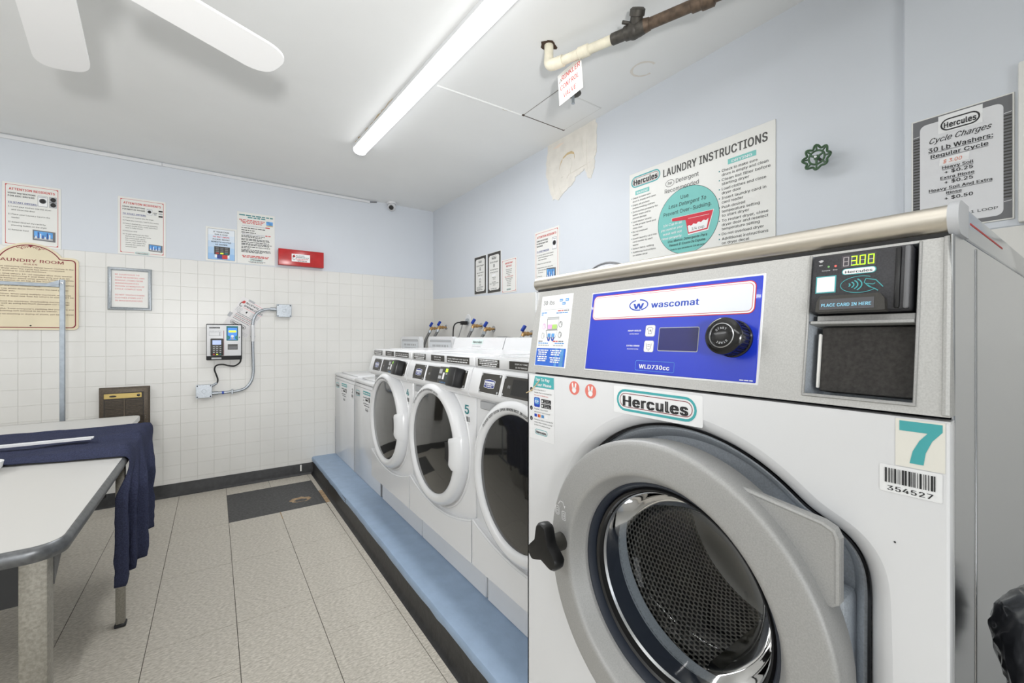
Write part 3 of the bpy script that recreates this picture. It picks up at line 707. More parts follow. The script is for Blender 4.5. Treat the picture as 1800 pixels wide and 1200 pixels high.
o = back0('red_box', 'flat red metal box with a white label', 'box', 0.458, 1.880)
part('box', MB().rbox(0, 0.366, -0.06, 0, 0, 0.141, 0.003, 2), M_redbox, o); part('lid_seam', MB().box(-0.0006, 0.3666, -0.0502, -0.049, -0.0006, 0.1416), M_ink, o)
F = Face(o, None, -0.0601); F.rect('label', M_wht, 0.102, 0.036, 0.25, 0.104, 1)
F.poly('label', M_red, [(0.108, 0.075), (0.118, 0.075), (0.126, 0.098), (0.112, 0.09)], 2); F.disc('label', M_red, 0.123, 0.082, 0.008, L=2); F.ring('label', M_ink, 0.121, 0.062, 0.011, 0.015, 0.003, 2, 20, R_(90), R_(360))
F.text(M_ink, 'ALLSTATE', 0.135, 0.084, 0.016, bold=0.02, pt='label', maxw=0.07); F.text(M_ink, 'SPRINKLER LLC', 0.135, 0.070, 0.015, bold=0.03, pt='label', w=0.106)
F.bars(M_red, 0.135, 0.235, 0.058, 0.005, 60, pt='label'); F.bars(M_pale_red, 0.14, 0.225, 0.049, 0.004, 61, pt='label'); F.bars(M_ink, 0.15, 0.225, 0.041, 0.005, 62, pt='label'); F.flush()

o = back0('framed_notice', 'silver picture frame holding a pale red notice', 'frame', -0.638, 1.448)
W_, H_ = 0.248, 0.314
fr = [(0, 0), (0, -0.012), (0.004, -0.018), (0.012, -0.014), (0.018, -0.017), (0.022, -0.008), (0.022, 0)]
mb = MB(); rows = []
for cx, cz, dx, dz in ((0, 0, 1, 1), (W_, 0, -1, 1), (W_, H_, -1, -1), (0, H_, 1, -1), (0, 0, 1, 1)): rows.append([(cx+dx*a, b, cz+dz*a) for a, b in fr])
mb.grid(rows); part('frame', mb, M_zinc, o); part('paper', MB().box(0.02, W_-0.02, -0.005, -0.001, 0.02, H_-0.02), M_paper, o)
F = Face(o, None, -0.005)
for k, t in enumerate(['BE COURTEOUS TO', 'YOUR NEIGHBORS AND', 'REMOVE ITEMS FROM', 'WASHERS/DRYERS', 'WITHIN 10 MINUTES OF', 'CYCLE COMPLETION', '', 'DO NOT TOUCH OTHERS', 'CLOTHES ITEMS LEFT', 'IN WASHERS/DRYERS']):
    if t: F.text(M_pale_red, t, 0.04, 0.258-k*0.0215, 0.0165, bold=0.012, maxw=0.165)
F.flush()

# arched rules sign
o = back('rules_sign', 'large cream sign with an arched top and maroon border', 'sign', -1.02, 1.297)
def arch(i, hw=0.232, sh=0.505, aw=0.148, pk=0.59, r=0.028):
    hw -= i; lo = i; s_ = sh-i; q = []
    rr_ = max(r-i*0.4, 0.006)
    for cx, cz, a0 in ((hw-rr_, lo+rr_, -PI/2), (hw-rr_, s_-rr_, 0)): q += [(cx+rr_*math.cos(a0+PI/2*k/6), cz+rr_*math.sin(a0+PI/2*k/6)) for k in range(7)]
    Rr = ((pk-sh)**2+aw**2)/(2*(pk-sh)); cz = pk-Rr; Rr -= i
    a1 = math.acos(min(1, max(-1, (s_-cz)/Rr))); q += [(Rr*math.sin(a1*(1-2*k/28)), cz+Rr*math.cos(a1*(1-2*k/28))) for k in range(29)]
    for cx, cz, a0 in ((-hw+rr_, s_-rr_, PI/2), (-hw+rr_, lo+rr_, PI)): q += [(cx+rr_*math.cos(a0+PI/2*k/6), cz+rr_*math.sin(a0+PI/2*k/6)) for k in range(7)]
    return q
part('panel', MB().prism([(x, z+1.297) for x, z in arch(0)], -0.009, 0), M_cream, o)
F = Face(o, Matrix.Translation((0, 0, 1.297)), -0.009)
F.strip('border', M_maroon, arch(0.013), arch(0.019), 1)
def swirl(sg):
    F.line('ornament', M_maroon, [(sg*(0.004+0.0145*t/8*2.0*0.5+0.0), 0.563+0.006*math.sin(t*0.8)) for t in range(9)], 0.003, 2)
    F.line('ornament', M_maroon, [(sg*(0.03+(0.013-0.0009*k)*math.cos(-1.2+k*0.6)), 0.556+(0.013-0.0009*k)*math.sin(-1.2+k*0.6)) for k in range(13)], 0.003, 2)
    F.line('ornament', M_maroon, [(sg*(0.058+(0.010-0.0008*k)*math.cos(2.6-k*0.6)), 0.556+(0.010-0.0008*k)*math.sin(2.6-k*0.6)) for k in range(11)], 0.003, 2)
    F.line('ornament', M_maroon, [(sg*0.038, 0.545), (sg*0.046, 0.549), (sg*0.05, 0.556)], 0.003, 2)
swirl(1); swirl(-1); F.poly('ornament', M_maroon, [(-0.012, 0.577), (0.012, 0.577), (0.004, 0.562), (0, 0.556), (-0.004, 0.562)], 2)
F.text(M_maroon, 'LAUNDRY ROOM', 0, 0.458, 0.032, w=0.315, al='c', bold=0.012); F.text(M_maroon, 'RULES', 0, 0.4385, 0.0155, w=0.062, al='c', bold=0.01)
RL = ['Be timely in removing clothes: Never leave clothes in the', 'washer or dryer after the cycle has been completed.', 'Others are waiting to use the machines.', None,
 'Be patient: Give others 15-20 minutes after their washer', 'finished before removing it and then only put it in an', 'appropriate hamper: place other people\'s finished clothes', 'in a laundry basket or on top of the machine.', None,
 'Clean room: Keep the laundry room neat and clean up spilled', 'detergent or any other messes made.', None, 'Empty lint tray when done: Don\'t make the next person', 'clean up after you.', None,
 'Share machines: When using multiple machines, always be', 'sure to leave at least one free for others to use. Don\'t be', 'greedy.', None, 'Don\'t overload the machines: Overloading machines with', 'clothes as well as using too much detergent can damage', 'the machine.', None,
 'Be respectful: Treat everyone\'s clothing like your own and', 'turn all clothing left behind in to its owner.', None, 'Absolutely no washing or drying of shoes, pet beds, carpet', 'mats, etc.']
z = 0.420
for t in RL:
    if t is None: z -= 0.006; continue
    F.text(M_brownink, t, -0.208, z, 0.0125, bold=0.008, maxw=0.415, w=0.0073*len(t)); z -= 0.0145
F.flush(); part('screw', MB().lathe([(0, -0.0115), (0.004, -0.011), (0.005, -0.009)], (0, 0, 1.297+0.028), 'y', 12), M_ink, o)

# add-value kiosk, boxes, conduit
o = back('card_kiosk', 'white wall-mounted card payment box with keypad and screens', 'kiosk', -0.052, 1.062)
part('cabinet', MB().rbox(0, 0.240, -0.095, 0, 1.062, 1.352, 0.006, 2), M_blk_metal, o)
part('faceplate', MB().rbox(0.004, 0.234, -0.101, -0.092, 1.095, 1.345, 0.003, 2), M_app2, o)
F = Face(o, None, -0.1012)
F.rect('label', M_ink, 0.020, 1.316, 0.09, 1.328, 1); F.text(M_wht, 'Hercules', 0.024, 1.318, 0.010, w=0.06, pt='label'); F.bars(M_lgrey, 0.018, 0.10, 1.293, 0.004, 70, pt='label')
F.frame('label', M_lgrey, 0.018, 1.258, 0.098, 1.286, 0.002); F.rect('label', M_ink, 0.086, 1.262, 0.092, 1.268, 2); F.rect('label', M_ink, 0.086, 1.276, 0.092, 1.282, 2)
F.rrect('teal_bezel', M_dteal, 0.133, 1.218, 0.213, 1.336, 0.004, 1); F.frame('teal_bezel', M_ink, 0.138, 1.222, 0.209, 1.326, 0.003, 0, 2); F.rect('screen', M_lcdblue, 0.141, 1.225, 0.206, 1.322, 3)
F.rrect('screen', M_lcd, 0.148, 1.285, 0.20, 1.301, 0.003, 4); F.text(M_ink, 'ADD VALUE', 0.174, 1.290, 0.008, w=0.04, al='c', L=5, pt='screen'); F.disc('screen', M_wht, 0.173, 1.254, 0.010, L=4); F.poly('screen', M_lgrey, [(0.163, 1.228), (0.183, 1.228), (0.178, 1.245), (0.168, 1.245)], 4)
F.disc('teal_bezel', M_dteal, 0.146, 1.243, 0.012, 0.016, 4); F.disc('teal_bezel', M_dteal, 0.202, 1.243, 0.012, 0.016, 4)
F.rect('card_slot', M_dark, 0.142, 1.145, 0.210, 1.190, 1); F.rect('card_slot', M_grey, 0.148, 1.15, 0.206, 1.172, 2); F.rect('card_slot', M_black, 0.144, 1.178, 0.208, 1.188, 2)
F.disc('lock', M_ink, 0.222, 1.245, 0.004, L=1); F.flush()
kp = part('keypad', MB().rbox(0.028, 0.112, -0.116, -0.1, 1.098, 1.236, 0.006, 2), M_dark, o)
F = Face(kp, None, -0.1162); F.rrect('screen', mat('pale lcd', (160, 176, 226), 0.4, emit=0.2), 0.041, 1.186, 0.098, 1.222, 0.002)
for i in range(3):
    for j in range(5):
        m = M_lgrey if j else (M_red, M_lcd, M_dteal)[i]; F.rrect('key', m, 0.044+i*0.0215, 1.106+j*0.0155, 0.056+i*0.0215, 1.112+j*0.0155, 0.002)
F.flush(); part('divider', MB().box(0.1135, 0.1165, -0.1035, -0.1, 1.097, 1.30), M_maroon, o); part('receipt_tray', MB().rbox(0.034, 0.10, -0.112, -0.094, 1.07, 1.084, 0.002, 1), M_lgrey, o)

def jbox(label, x, z, w_, h):
    o = back('junction_box', label, 'box', x, z)
    part('box', MB().rbox(0, w_, -0.045, 0, z, z+h, 0.006, 2), M_zinc, o)
    part('cover', MB().rbox(-0.002, w_+0.002, -0.050, -0.044, z-0.002, z+h+0.002, 0.002, 1), M_zinc, o)
    for sx in (0.008, w_-0.008):
        for sz in (0.008, h-0.008): part('screw', MB().lathe([(0, -0.0525), (0.004, -0.052), (0.005, -0.05)], (sx, 0, z+sz), 'y', 10), M_blk_metal, o)
    part('knockout', MB().lathe([(0.013, -0.0506), (0.014, -0.0512), (0.015, -0.0506)], (w_/2, 0, z+h/2), 'y', 20), M_zinc, o)
jbox('upper grey metal junction box at the right end of the conduit', 0.447, 1.424, 0.112, 0.108)
jbox('lower grey metal junction box under the card payment box', -0.118, 0.762, 0.102, 0.102)
o = wthing('conduit', 'bent grey metal conduit joining the two junction boxes', 'conduit', (0.27, D, 0.79)); y = D-0.024
part('pipe', MB().tube([(0.44, y, 1.488), (0.40, y, 1.489), (0.355, y, 1.483), (0.305, y, 1.455), (0.277, y, 1.405), (0.268, y, 1.34), (0.268, y, 1.2), (0.272, y, 1.0), (0.271, y, 0.94), (0.258, y, 0.875), (0.218, y, 0.82), (0.16, y, 0.798), (0.09, y, 0.792), (-0.01, y, 0.789)], 0.0115, 12, smooth=6), M_zinc, o)
part('connector', MB().tube([(0.40, y, 1.489), (0.449, y, 1.488)], 0.016, 12), M_zinc, o); part('connector', MB().tube([(-0.02, y, 0.789), (0.025, y, 0.790)], 0.016, 12), M_zinc, o)
part('coupling', MB().tube([(0.268, y, 1.35), (0.2685, y, 1.21)], 0.0145, 12), M_app2, o)
part('strap', MB().rbox(0.252, 0.286, D-0.028, D-0.0005, 1.245, 1.258, 0.003, 1), M_zinc, o); part('strap', MB().rbox(0.115, 0.130, D-0.038, D-0.0005, 0.775, 0.815, 0.003, 1), M_zinc, o)
part('tape_band', MB().tube([(0.052, y, 0.7907), (0.066, y, 0.7911)], 0.0125, 12), M_tapblue, o)
o = wthing('power_cord', 'black cord drooping from the payment box to the lower junction box', 'cord', (0.0, D, 0.88))
part('cord', MB().tube([(0.182, D-0.05, 1.066), (0.175, D-0.04, 1.035), (0.14, D-0.03, 1.008), (0.10, D-0.02, 1.010), (0.055, D-0.02, 1.022), (0.015, D-0.02, 1.015), (0.002, D-0.02, 0.985), (0.012, D-0.02, 0.945), (0.024, D-0.02, 0.90), (0.015, D-0.025, 0.868), (-0.02, D-0.03, 0.848)], 0.006, 8, smooth=5), M_black, o)
part('strain_relief', MB().tube([(0.018, D-0.025, 0.872), (-0.018, D-0.03, 0.85)], 0.009, 10), M_zinc, o)

o = back('sprinkler_service_sheet', 'tilted white service sheet taped behind the card payment box', 'paper', 0.216, 1.42)
tm_ = Matrix.Translation((0, 0, 1.42))@Matrix.Rotation(R_(31), 4, 'Y')
part('sheet', MB().box(-0.102, 0.102, -0.0012, -0.0003, -0.155, 0.138, M=tm_), mat('thin paper', (226, 224, 224), 0.5), o)
F = Face(o, tm_, -0.0012)
F.poly('emblem', M_red, [(-0.09, 0.085), (-0.075, 0.115), (-0.06, 0.11), (-0.063, 0.09)], 1); F.ring('emblem', M_ink, -0.076, 0.075, 0.013, 0.02, 0.005, 1, 20, R_(110), R_(330))
F.text(M_ink, 'ALLSTATE', -0.055, 0.098, 0.024, bold=0.03, w=0.105); F.text(M_ink, 'SPRINKLER, LLC', -0.055, 0.070, 0.024, bold=0.03, w=0.155)
F.line('lettering', M_pale_red, [(-0.05, 0.126), (0.1, 0.126)], 0.003); F.line('lettering', M_pale_red, [(-0.05, 0.06), (0.1, 0.06)], 0.003)
F.disc('lettering', M_ink, -0.01, 0.035, 0.006, 0.009, 1)
for k in range(4): F.bars(M_lgrey, -0.09, -0.045, 0.042-k*0.01, 0.004, 80+k); F.bars(M_lgrey, 0.025, 0.095, 0.045-k*0.01, 0.004, 86+k)
for k in range(5): F.line('lettering', M_pale_red if k % 2 else M_lgrey, [(-0.075, 0.0-k*0.0135), (0.09, 0.0-k*0.0135)], 0.0015); F.bars(M_grey, -0.07, 0.06, 0.002-k*0.0135, 0.004, 95+k)
F.logo(-0.072, -0.10, 0.125, 0.03, slim=True, ring=M_grey); F.bars(M_lgrey, -0.05, 0.02, -0.112, 0.004, 99)
for k in range(3): F.line('lettering', M_lgrey, [(0.0, -0.125-k*0.01), (0.095, -0.125-k*0.01)], 0.002)
F.flush(); part('tape', MB().box(-0.05, 0.0, -0.0022, -0.0012, 0.125, 0.142, M=tm_), M_lgrey, o); part('tape', MB().box(-0.115, -0.09, -0.0022, -0.0012, -0.06, -0.02, M=tm_), M_lgrey, o)

o = back('wall_heater', 'bronze wall heater with a brass strip behind the tables', 'heater', -0.676, 0.457)
part('case', MB().rbox(0, 0.268, -0.045, 0, 0.457, 0.869, 0.004, 2), M_bronze, o)
part('frame_rim', MB().rbox(-0.008, 0.276, -0.010, 0, 0.448, 0.877, 0.003, 1), M_bronze, o)
part('recess', MB().box(0.022, 0.245, -0.0455, -0.044, 0.50, 0.84), mat('dark bronze', (56, 50, 44), 0.5, var=0.3, scale=80), o)
part('brass_strip', MB().rbox(0.024, 0.232, -0.05, -0.044, 0.797, 0.834, 0.002, 1), M_gold, o)
part('badge', MB().lathe([(0, -0.053), (0.018, -0.052), (0.02, -0.05)], (0, 0, 0), 'y', 20, M=Matrix.Translation((0.072, 0, 0.815))@Matrix.Scale(0.32, 4, (0, 0, 1))), M_ink, o)
part('thermostat_knob', MB().lathe([(0, -0.064), (0.009, -0.063), (0.010, -0.05)], (0.214, 0, 0.816), 'y', 16), M_black, o)
for k in range(26):
    z = 0.512+k*0.0107
    for a, b in ((0.032, 0.128), (0.142, 0.238)): part('louvre', MB().box(a, b, -0.052, -0.046, z, z+0.006), M_bronze, o)
part('centre_bar', MB().box(0.130, 0.140, -0.054, -0.045, 0.505, 0.79), M_bronze, o)
for z in (0.55, 0.566): part('rivet', MB().ball((0.252, -0.046, z+0.09), 0.003, 0.003, 0.003, 8, 5), M_chrome, o)

# ------------------------------------------------------------ signs and fittings on the right wall
def price_sign(label, yl, zb, w_, h, big):
    o = right0('price_sign', label, 'sign', yl, zb)
    slab(o, 0, 0, w_, h); F = Face(o, None, -0.003); t = 0.021
    F.frame('border', M_dark, 0.004, 0.004, w_-0.004, h-0.004, t, 0.004, 1)
    for a, b in ((0, 0), (1, 0), (0, 1), (1, 1)):
        x = (0.004+t) if a == 0 else w_-0.004-t; z = (0.004+t) if b == 0 else h-0.004-t; q = 0.014
        F.poly('border', M_dark, [(x, z), (x+(q if a == 0 else -q), z), (x, z+(q if b == 0 else -q))], 1)
    c = w_/2
    F.logo(c-0.036, h-0.062, 0.072, 0.026, ring=M_grey, slim=True) if big else F.logo(c-0.028, h-0.06, 0.056, 0.02, ring=M_grey, slim=True)
    F.text(M_ink, 'Cycle Charges', c, h-0.09, 0.021, al='c', shear=0.35, bold=0.012, maxw=w_*0.62)
    F.frame('picture', M_ink, c-0.011, h-0.128, c+0.011, h-0.102, 0.003, 0.004); F.disc('picture', M_ink, c, h-0.116, 0.005)
    F.text(M_ink, 'Front Load Washers' if big else 'Top Load Washers', c, h-0.152, 0.0155, al='c', bold=0.015, maxw=w_*0.62)
    F.text(M_ink, 'Standard Wash Cycle' if big else 'Regular Cycle', c, h-0.174, 0.0135, al='c', bold=0.015, maxw=w_*0.6)
    rows = [('Heavy Soil', 0.218), ('+ $0.25', 0.232), ('Extra Rinse', 0.256), ('Heavy Soil And Extra Rinse', 0.268), ('+ $0.50', 0.282)] if big else [('Cold', 0.2), ('$2.25', 0.209), ('Warm', 0.226), ('$2.25', 0.236), ('Hot', 0.252), ('$2.25', 0.262)]
    F.rect('price_patch', M_wht, c-0.03, h-0.203, c+0.025, h-0.186, 2)
    for t_, dz in rows: F.text(M_ink, t_, c, h-dz, 0.0125, al='c', bold=0.015, maxw=w_*0.66)
    if not big:
        for k in range(3): F.bars(M_grey, c-0.06, c+0.06-k*0.015, h-0.275-k*0.010, 0.004, 110+k)
    F.bars(M_grey, c-0.05, c+0.045, 0.034, 0.005, 120); F.flush()
price_sign('left of two black-bordered price signs over the washers', 3.35, 1.628, 0.205, 0.337, False)
price_sign('right, taller of two black-bordered price signs over the washers', 3.125, 1.62, 0.21, 0.345, True)
o = right0('important_notice', 'small white notice with red heading right of the price signs', 'sign', 2.902, 1.603)
slab(o, 0, 0, 0.208, 0.273); F = Face(o, None, -0.003); red_border(F, 0.208, 0.273, 0.010, 0.0016)
F.text(M_red, 'IMPORTANT', 0.104, 0.232, 0.021, al='c', bold=0.03, maxw=0.11); F.text(M_red, 'NOTICE', 0.104, 0.208, 0.021, al='c', bold=0.03, maxw=0.09)
for k, t in enumerate(['Do not use more', 'detergent than', 'recommended.', 'Using it', 'WILL CAUSE DAMAGE', 'Please add laundry', 'to the washer', 'at the start', 'to finish in', 'time today.']):
    F.text(M_red if k == 4 else M_ink, t, 0.104, 0.184-k*0.0145, 0.0125, al='c', bold=0.012, maxw=0.15)
F.logo(0.072, 0.02, 0.06, 0.015, slim=True); F.flush()
o = right0('attention_sign', 'white red-bordered instruction sign beside the large washer', 'sign', 2.465, 1.592)
attention(o, 0.272, 0.422, ['USAGE INSTRUCTIONS', 'FOR MAYTAG FRONT LOAD', 'WASHERS'], [('1) Load your clothes into the washer', .017), ('and add liquid detergent into the', .017), ('soap compartment', .029), ('2) Place your Card in the reader', .029), ('3) Select desired wash cycle, press', .017), ('buttons and make sure the door on', .017), ('the washer', .027), ('4) Press the', .017), ('start button', .026), ('5) Remove card', .02)], 3)

o = right0('laundry_instructions_sign', 'wide white board with a teal disc and red cup above the large washer', 'sign', 1.592, 1.652)
W_, H_ = 0.768, 0.515
slab(o, 0, 0, W_, H_, 0.004); F = Face(o, None, -0.004)
F.logo(0.014, H_-0.083, 0.19, 0.062); F.text(M_dark, 'LAUNDRY INSTRUCTIONS', 0.222, H_-0.080, 0.062, w=0.515, bold=0.03)
F.ring('emblem', M_ink, 0.262, H_-0.122, 0.026, 0.018, 0.0022); F.text(M_ink, 'he', 0.262, H_-0.129, 0.026, al='c', bold=0.0, shear=0.2, pt='emblem')
F.text(M_ink, 'Detergent', 0.297, H_-0.131, 0.034, w=0.125); F.text(M_ink, 'Recommended', 0.232, H_-0.170, 0.034, w=0.19)
cx, cz, r = 0.358, H_-0.333, 0.167
M_disc = mat('teal disc print', (118, 194, 188), 0.5)
F.disc('teal_disc', M_disc, cx, cz, r, n=56); F.ring('teal_disc', M_ink, cx, cz, r+0.001, r+0.001, 0.0018, 2, 64)
F.text(M_ink, 'Use', cx-0.012, cz+0.112, 0.030, al='c', L=3); F.text(M_ink, 'Less Detergent To', cx, cz+0.078, 0.030, w=0.205, al='c', shear=0.2, L=3); F.text(M_ink, 'Prevent Over-Sudsing.', cx-0.002, cz+0.043, 0.030, w=0.262, al='c', L=3)
cup = [(-0.083, 0.024), (0.138, 0.018), (0.110, -0.068), (0.008, -0.072), (-0.006, 0.0), (-0.083, 0.010)]
F.poly('cup_picture', M_wht, [(cx+a*1.025, cz+b*1.08) for a, b in cup], 3); F.poly('cup_picture', mat('cup red', (206, 34, 56), 0.5), [(cx+a, cz+b) for a, b in cup], 4)
F.poly('cup_picture', M_wht, [(cx+0.006, cz-0.034)]+[(cx+0.006+0.109*k/14, cz-0.034+0.004*math.sin(k*1.9)+0.001*k) for k in range(15)]+[(cx+0.106, cz-0.062), (cx+0.012, cz-0.066)], 5)
F.line('cup_picture', M_wht, [(cx+0.008, cz+0.004), (cx+0.118, cz+0.001)], 0.0015, 5); F.text(M_ink, '1/4 cup', cx+0.06, cz-0.058, 0.022, w=0.065, al='c', L=6, pt='cup_picture')
for k, t in enumerate(['1/4 Cup is all', 'you need or your', 'wash will not', 'rinse properly.']): F.text(M_wht, t, cx-0.085+(0.004 if k in (0, 2) else 0), cz-0.010-k*0.0225, 0.0195, al='c', bold=0.02, shear=0.2, L=3, maxw=0.128)
for k, (t, s_) in enumerate([('Use Menos Detergente Para', 0.02), ('Prevenir El Exceso De Espuma.', 0.02), ('Todo lo que necesita es 1/4 de taza', 0.014)]): F.text(M_ink, t, cx, cz-0.098-k*0.021, s_, al='c', bold=0.012, shear=0.15, L=3, maxw=0.215-k*0.015)
F.rect('heading', M_disc, 0.042, H_-0.125, 0.135, H_-0.102); F.text(M_wht, 'WASHING', 0.088, H_-0.1205, 0.018, al='c', bold=0.02, w=0.075)
F.rect('heading#2', M_disc, 0.565, H_-0.126, 0.690, H_-0.102); F.text(M_wht, 'DRYING', 0.628, H_-0.122, 0.019, al='c', bold=0.02, w=0.09)
z = H_-0.145
for ls in (['Check to make sure', 'drum is empty and clean'], ['Empty all pockets', 'before loading clothes'], ['Sort clothes properly for', 'better wash and to', 'prevent damage'], ['Load washer loosely', 'to the proper level and', 'close door'], ['Do not overload', 'washer'], ['Insert laundry card into', 'card reader to start', 'washer'], ['Select fabric setting'], ['Additional instructions', 'on washer decal']):
    F.disc('bullet', M_dteal, 0.016, z+0.005, 0.0025, n=10)
    for t in ls: F.text(M_ink, t, 0.024, z, 0.0145, bold=0.006, w=0.0066*len(t)); z -= 0.0178
    z -= 0.0025
z = H_-0.152
for ls in (['Check to make sure', 'drum is empty and clean'], ['Clean lint filter before', 'starting dryer'], ['Load clothes and close', 'dryer door'], ['Insert laundry card in', 'card reader'], ['Push desired', 'temperature setting', 'to start dryer'], ['To restart dryer, close', 'dryer door and reselect', 'temperature setting'], ['Do not overload dryer'], ['Additional instructions', 'on dryer decal']):
    F.disc('bullet', M_dteal, 0.525, z+0.006, 0.0032, n=10)
    for t in ls: F.text(M_ink, t, 0.537, z, 0.0195, bold=0.008, w=0.0088*len(t)); z -= 0.0195
    z -= 0.0035
F.flush()

o = right('valve_wheel', 'small green cast iron valve handwheel sticking out of the blue wall', 'valve', 0.66, 1.88)
zc = 1.936; wm = Matrix.Translation((0, -0.05, zc))
q = []
for i in range(64):
    a = 2*PI*i/64; r_ = 0.0415+0.0055*math.cos(8*a); q.append((r_*math.cos(a), -0.004*math.cos(8*a), r_*math.sin(a)))
part('rim', MB().tube(q+[q[0]], 0.0042, 8, M=wm, caps=False), M_green, o)
q = [(0.026*math.cos(2*PI*i/32), 0, 0.026*math.sin(2*PI*i/32)) for i in range(33)]
part('inner_ring', MB().tube(q, 0.0038, 8, M=wm, caps=False), M_green, o)
for i in range(8):
    a = 2*PI*(i+0.0)/8; part('spoke', MB().tube([(0.026*math.cos(a), 0, 0.026*math.sin(a)), (0.046*math.cos(a), -0.003, 0.046*math.sin(a))], 0.0034, 6, M=wm), M_green, o)
for i in range(3):
    a = 2*PI*i/3+0.5; part('inner_spoke', MB().tube([(0, 0, 0), (0.026*math.cos(a), 0, 0.026*math.sin(a))], 0.0042, 6, M=wm), M_green, o)
part('hub', MB().lathe([(0, -0.006), (0.008, -0.005), (0.011, 0.002), (0.008, 0.008)], (0, 0, 0), 'y', 16, M=wm), M_green, o)
part('nut', MB().lathe([(0, -0.011), (0.0045, -0.010), (0.005, -0.004)], (0, 0, 0), 'y', 10, M=wm), M_chrome, o)
part('spindle', MB().tube([(0, -0.046, zc), (0, 0.0, zc)], 0.0055, 10), M_iron2, o)

o = right0('price_board', 'price sign in an ornate grey border behind the large washer corner', 'sign', 0.392, 1.592, x=1.9)
W_, H_ = 0.222, 0.368
slab(o, 0, 0, W_, H_, 0.003); F = Face(o, None, -0.003)
F.rect('border', M_grey, 0.004, 0.004, W_-0.004, H_-0.004, 1)
for k in range(26):
    z = 0.065+k*0.0095
    for a, b in ((0.005, 0.021), (W_-0.021, W_-0.005)): F.rect('border', M_dark, a, z, b, z+0.004, 2)
for z in (0.055, H_-0.055):
    F.line('border', M_wht, [(0.005, z-0.001), (0.02, z+0.001)], 0.0015, 2); F.line('border', M_wht, [(W_-0.02, z-0.001), (W_-0.005, z+0.001)], 0.0015, 2)
F.rrect('panel_white', mat('pale grey paper', (222, 223, 226), 0.5), 0.021, 0.016, W_-0.021, H_-0.022, 0.016, 3)
c = W_/2
F.rect('panel_white', M_wht, c-0.047, H_-0.063, c+0.049, H_-0.008, 4); F.logo(c-0.042, H_-0.059, 0.086, 0.038, L=5, ring=M_ink, slim=True)
F.text(M_ink, 'Cycle Charges', c, H_-0.088, 0.027, al='c', shear=0.45, bold=0.012, L=5, w=0.135)
for t, x, z, s_, w0, u in (('30 Lb Washers:', c, 0.252, 0.026, 0.14, 1), ('Regular Cycle', c-0.002, 0.232, 0.022, 0.125, 1), ('Heavy Soil', c-0.004, 0.190, 0.017, 0.068, 1), ('+ $0.25', c-0.002, 0.174, 0.019, 0.062, 0), ('Extra Rinse', c-0.005, 0.158, 0.016, 0.074, 1), ('+ $0.25', c-0.002, 0.142, 0.019, 0.062, 0), ('Heavy Soil And Extra', c, 0.124, 0.017, 0.137, 1), ('Rinse', c-0.012, 0.109, 0.015, 0.034, 1), ('+ $0.50', c-0.002, 0.091, 0.019, 0.062, 0)):
    F.text(M_ink, t, x, z, s_*0.84, al='c', bold=0.022, w=w0, L=5)
    if u: F.rect('lettering', M_ink, x-w0/2, z-0.0032, x+w0/2, z-0.0020, 5)
F.poly('price_patch', M_wht, [(c-0.045, 0.202), (c+0.02, 0.204), (c+0.022, 0.228), (c-0.043, 0.224)], 4); F.text(mat('orange pen', (226, 112, 72), 0.6), '$ 3.00', c-0.036, 0.208, 0.017, w=0.042, shear=0.2, L=6)
F.text(M_ink, '1 LOOP', c+0.052, 0.036, 0.013, al='c', w=0.055, L=5); F.flush()
o = right('white_wall_panel', 'edge of a white panel at the right edge of the picture', 'panel', 0.162, 1.575, x=1.9)
part('panel', MB().rbox(0, 0.42, -0.028, 0, 1.575, 2.032, 0.006, 2), M_plate, o); part('door_seam', MB().box(0.03, 0.034, -0.0288, -0.027, 1.60, 2.01), M_lgrey, o)

# plaster patch
rp = random.Random(12); pts = []
outline = [(2.325, 2.50), (2.315, 2.598), (2.10, 2.5975), (1.86, 2.5975), (1.845, 2.56), (1.85, 2.47), (1.842, 2.40), (1.862, 2.375), (1.868, 2.30), (1.90, 2.245), (1.925, 2.255), (1.95, 2.32), (2.02, 2.30), (2.06, 2.255), (2.12, 2.235), (2.20, 2.19), (2.26, 2.205), (2.285, 2.26), (2.31, 2.33), (2.335, 2.41)]
for i, p in enumerate(outline):
    n = outline[(i+1) % len(outline)]
    for k in range(4):
        t = k/4; j = 0 if 1 <= i <= 2 else 0.006
        pts.append((p[0]*(1-t)+n[0]*t+rp.uniform(-j, j), p[1]*(1-t)+n[1]*t+rp.uniform(-j, j)))
o = wthing('plaster_patch', 'rough white plaster patch high on the blue wall near the corner', 'patch', (R, 2.09, 2.2))
part('patch', MB().prism([(a, b) for a, b in pts], R-0.004, R-0.0001, 'x'), M_plaster, o)
def rag(cy, cz, ry, rz, n, seed):
    q = random.Random(seed); return [(cy+ry*math.cos(2*PI*i/n)*q.uniform(0.75, 1.2), cz+rz*math.sin(2*PI*i/n)*q.uniform(0.75, 1.2)) for i in range(n)]
part('smooth_blob', MB().prism(rag(2.125, 2.385, 0.055, 0.075, 18, 4), R-0.006, R-0.0035, 'x'), M_plaster, o)
st = [(2.19, 2.40), (2.175, 2.44), (2.15, 2.465), (2.11, 2.48), (2.07, 2.478), (2.045, 2.46), (2.04, 2.43)]
part('stain', MB().add([(R-0.0045, y+0.0, z) for y, z in st]+[(R-0.0045, y+0.004*rp.uniform(-1, 1)+0.004, z-0.012-0.008*rp.random()) for y, z in st], [(i, i+1, i+8, i+7) for i in range(6)]), M_ochre, o, 'yellow water stain')
part('stain', MB().add([(R-0.0045, 2.26, 2.555), (R-0.0045, 2.19, 2.57), (R-0.0045, 2.14, 2.56), (R-0.0045, 2.20, 2.545)], [(0, 1, 2, 3)]), mat('pale stain', (232, 218, 204), 0.8), o, 'faint pink stain')
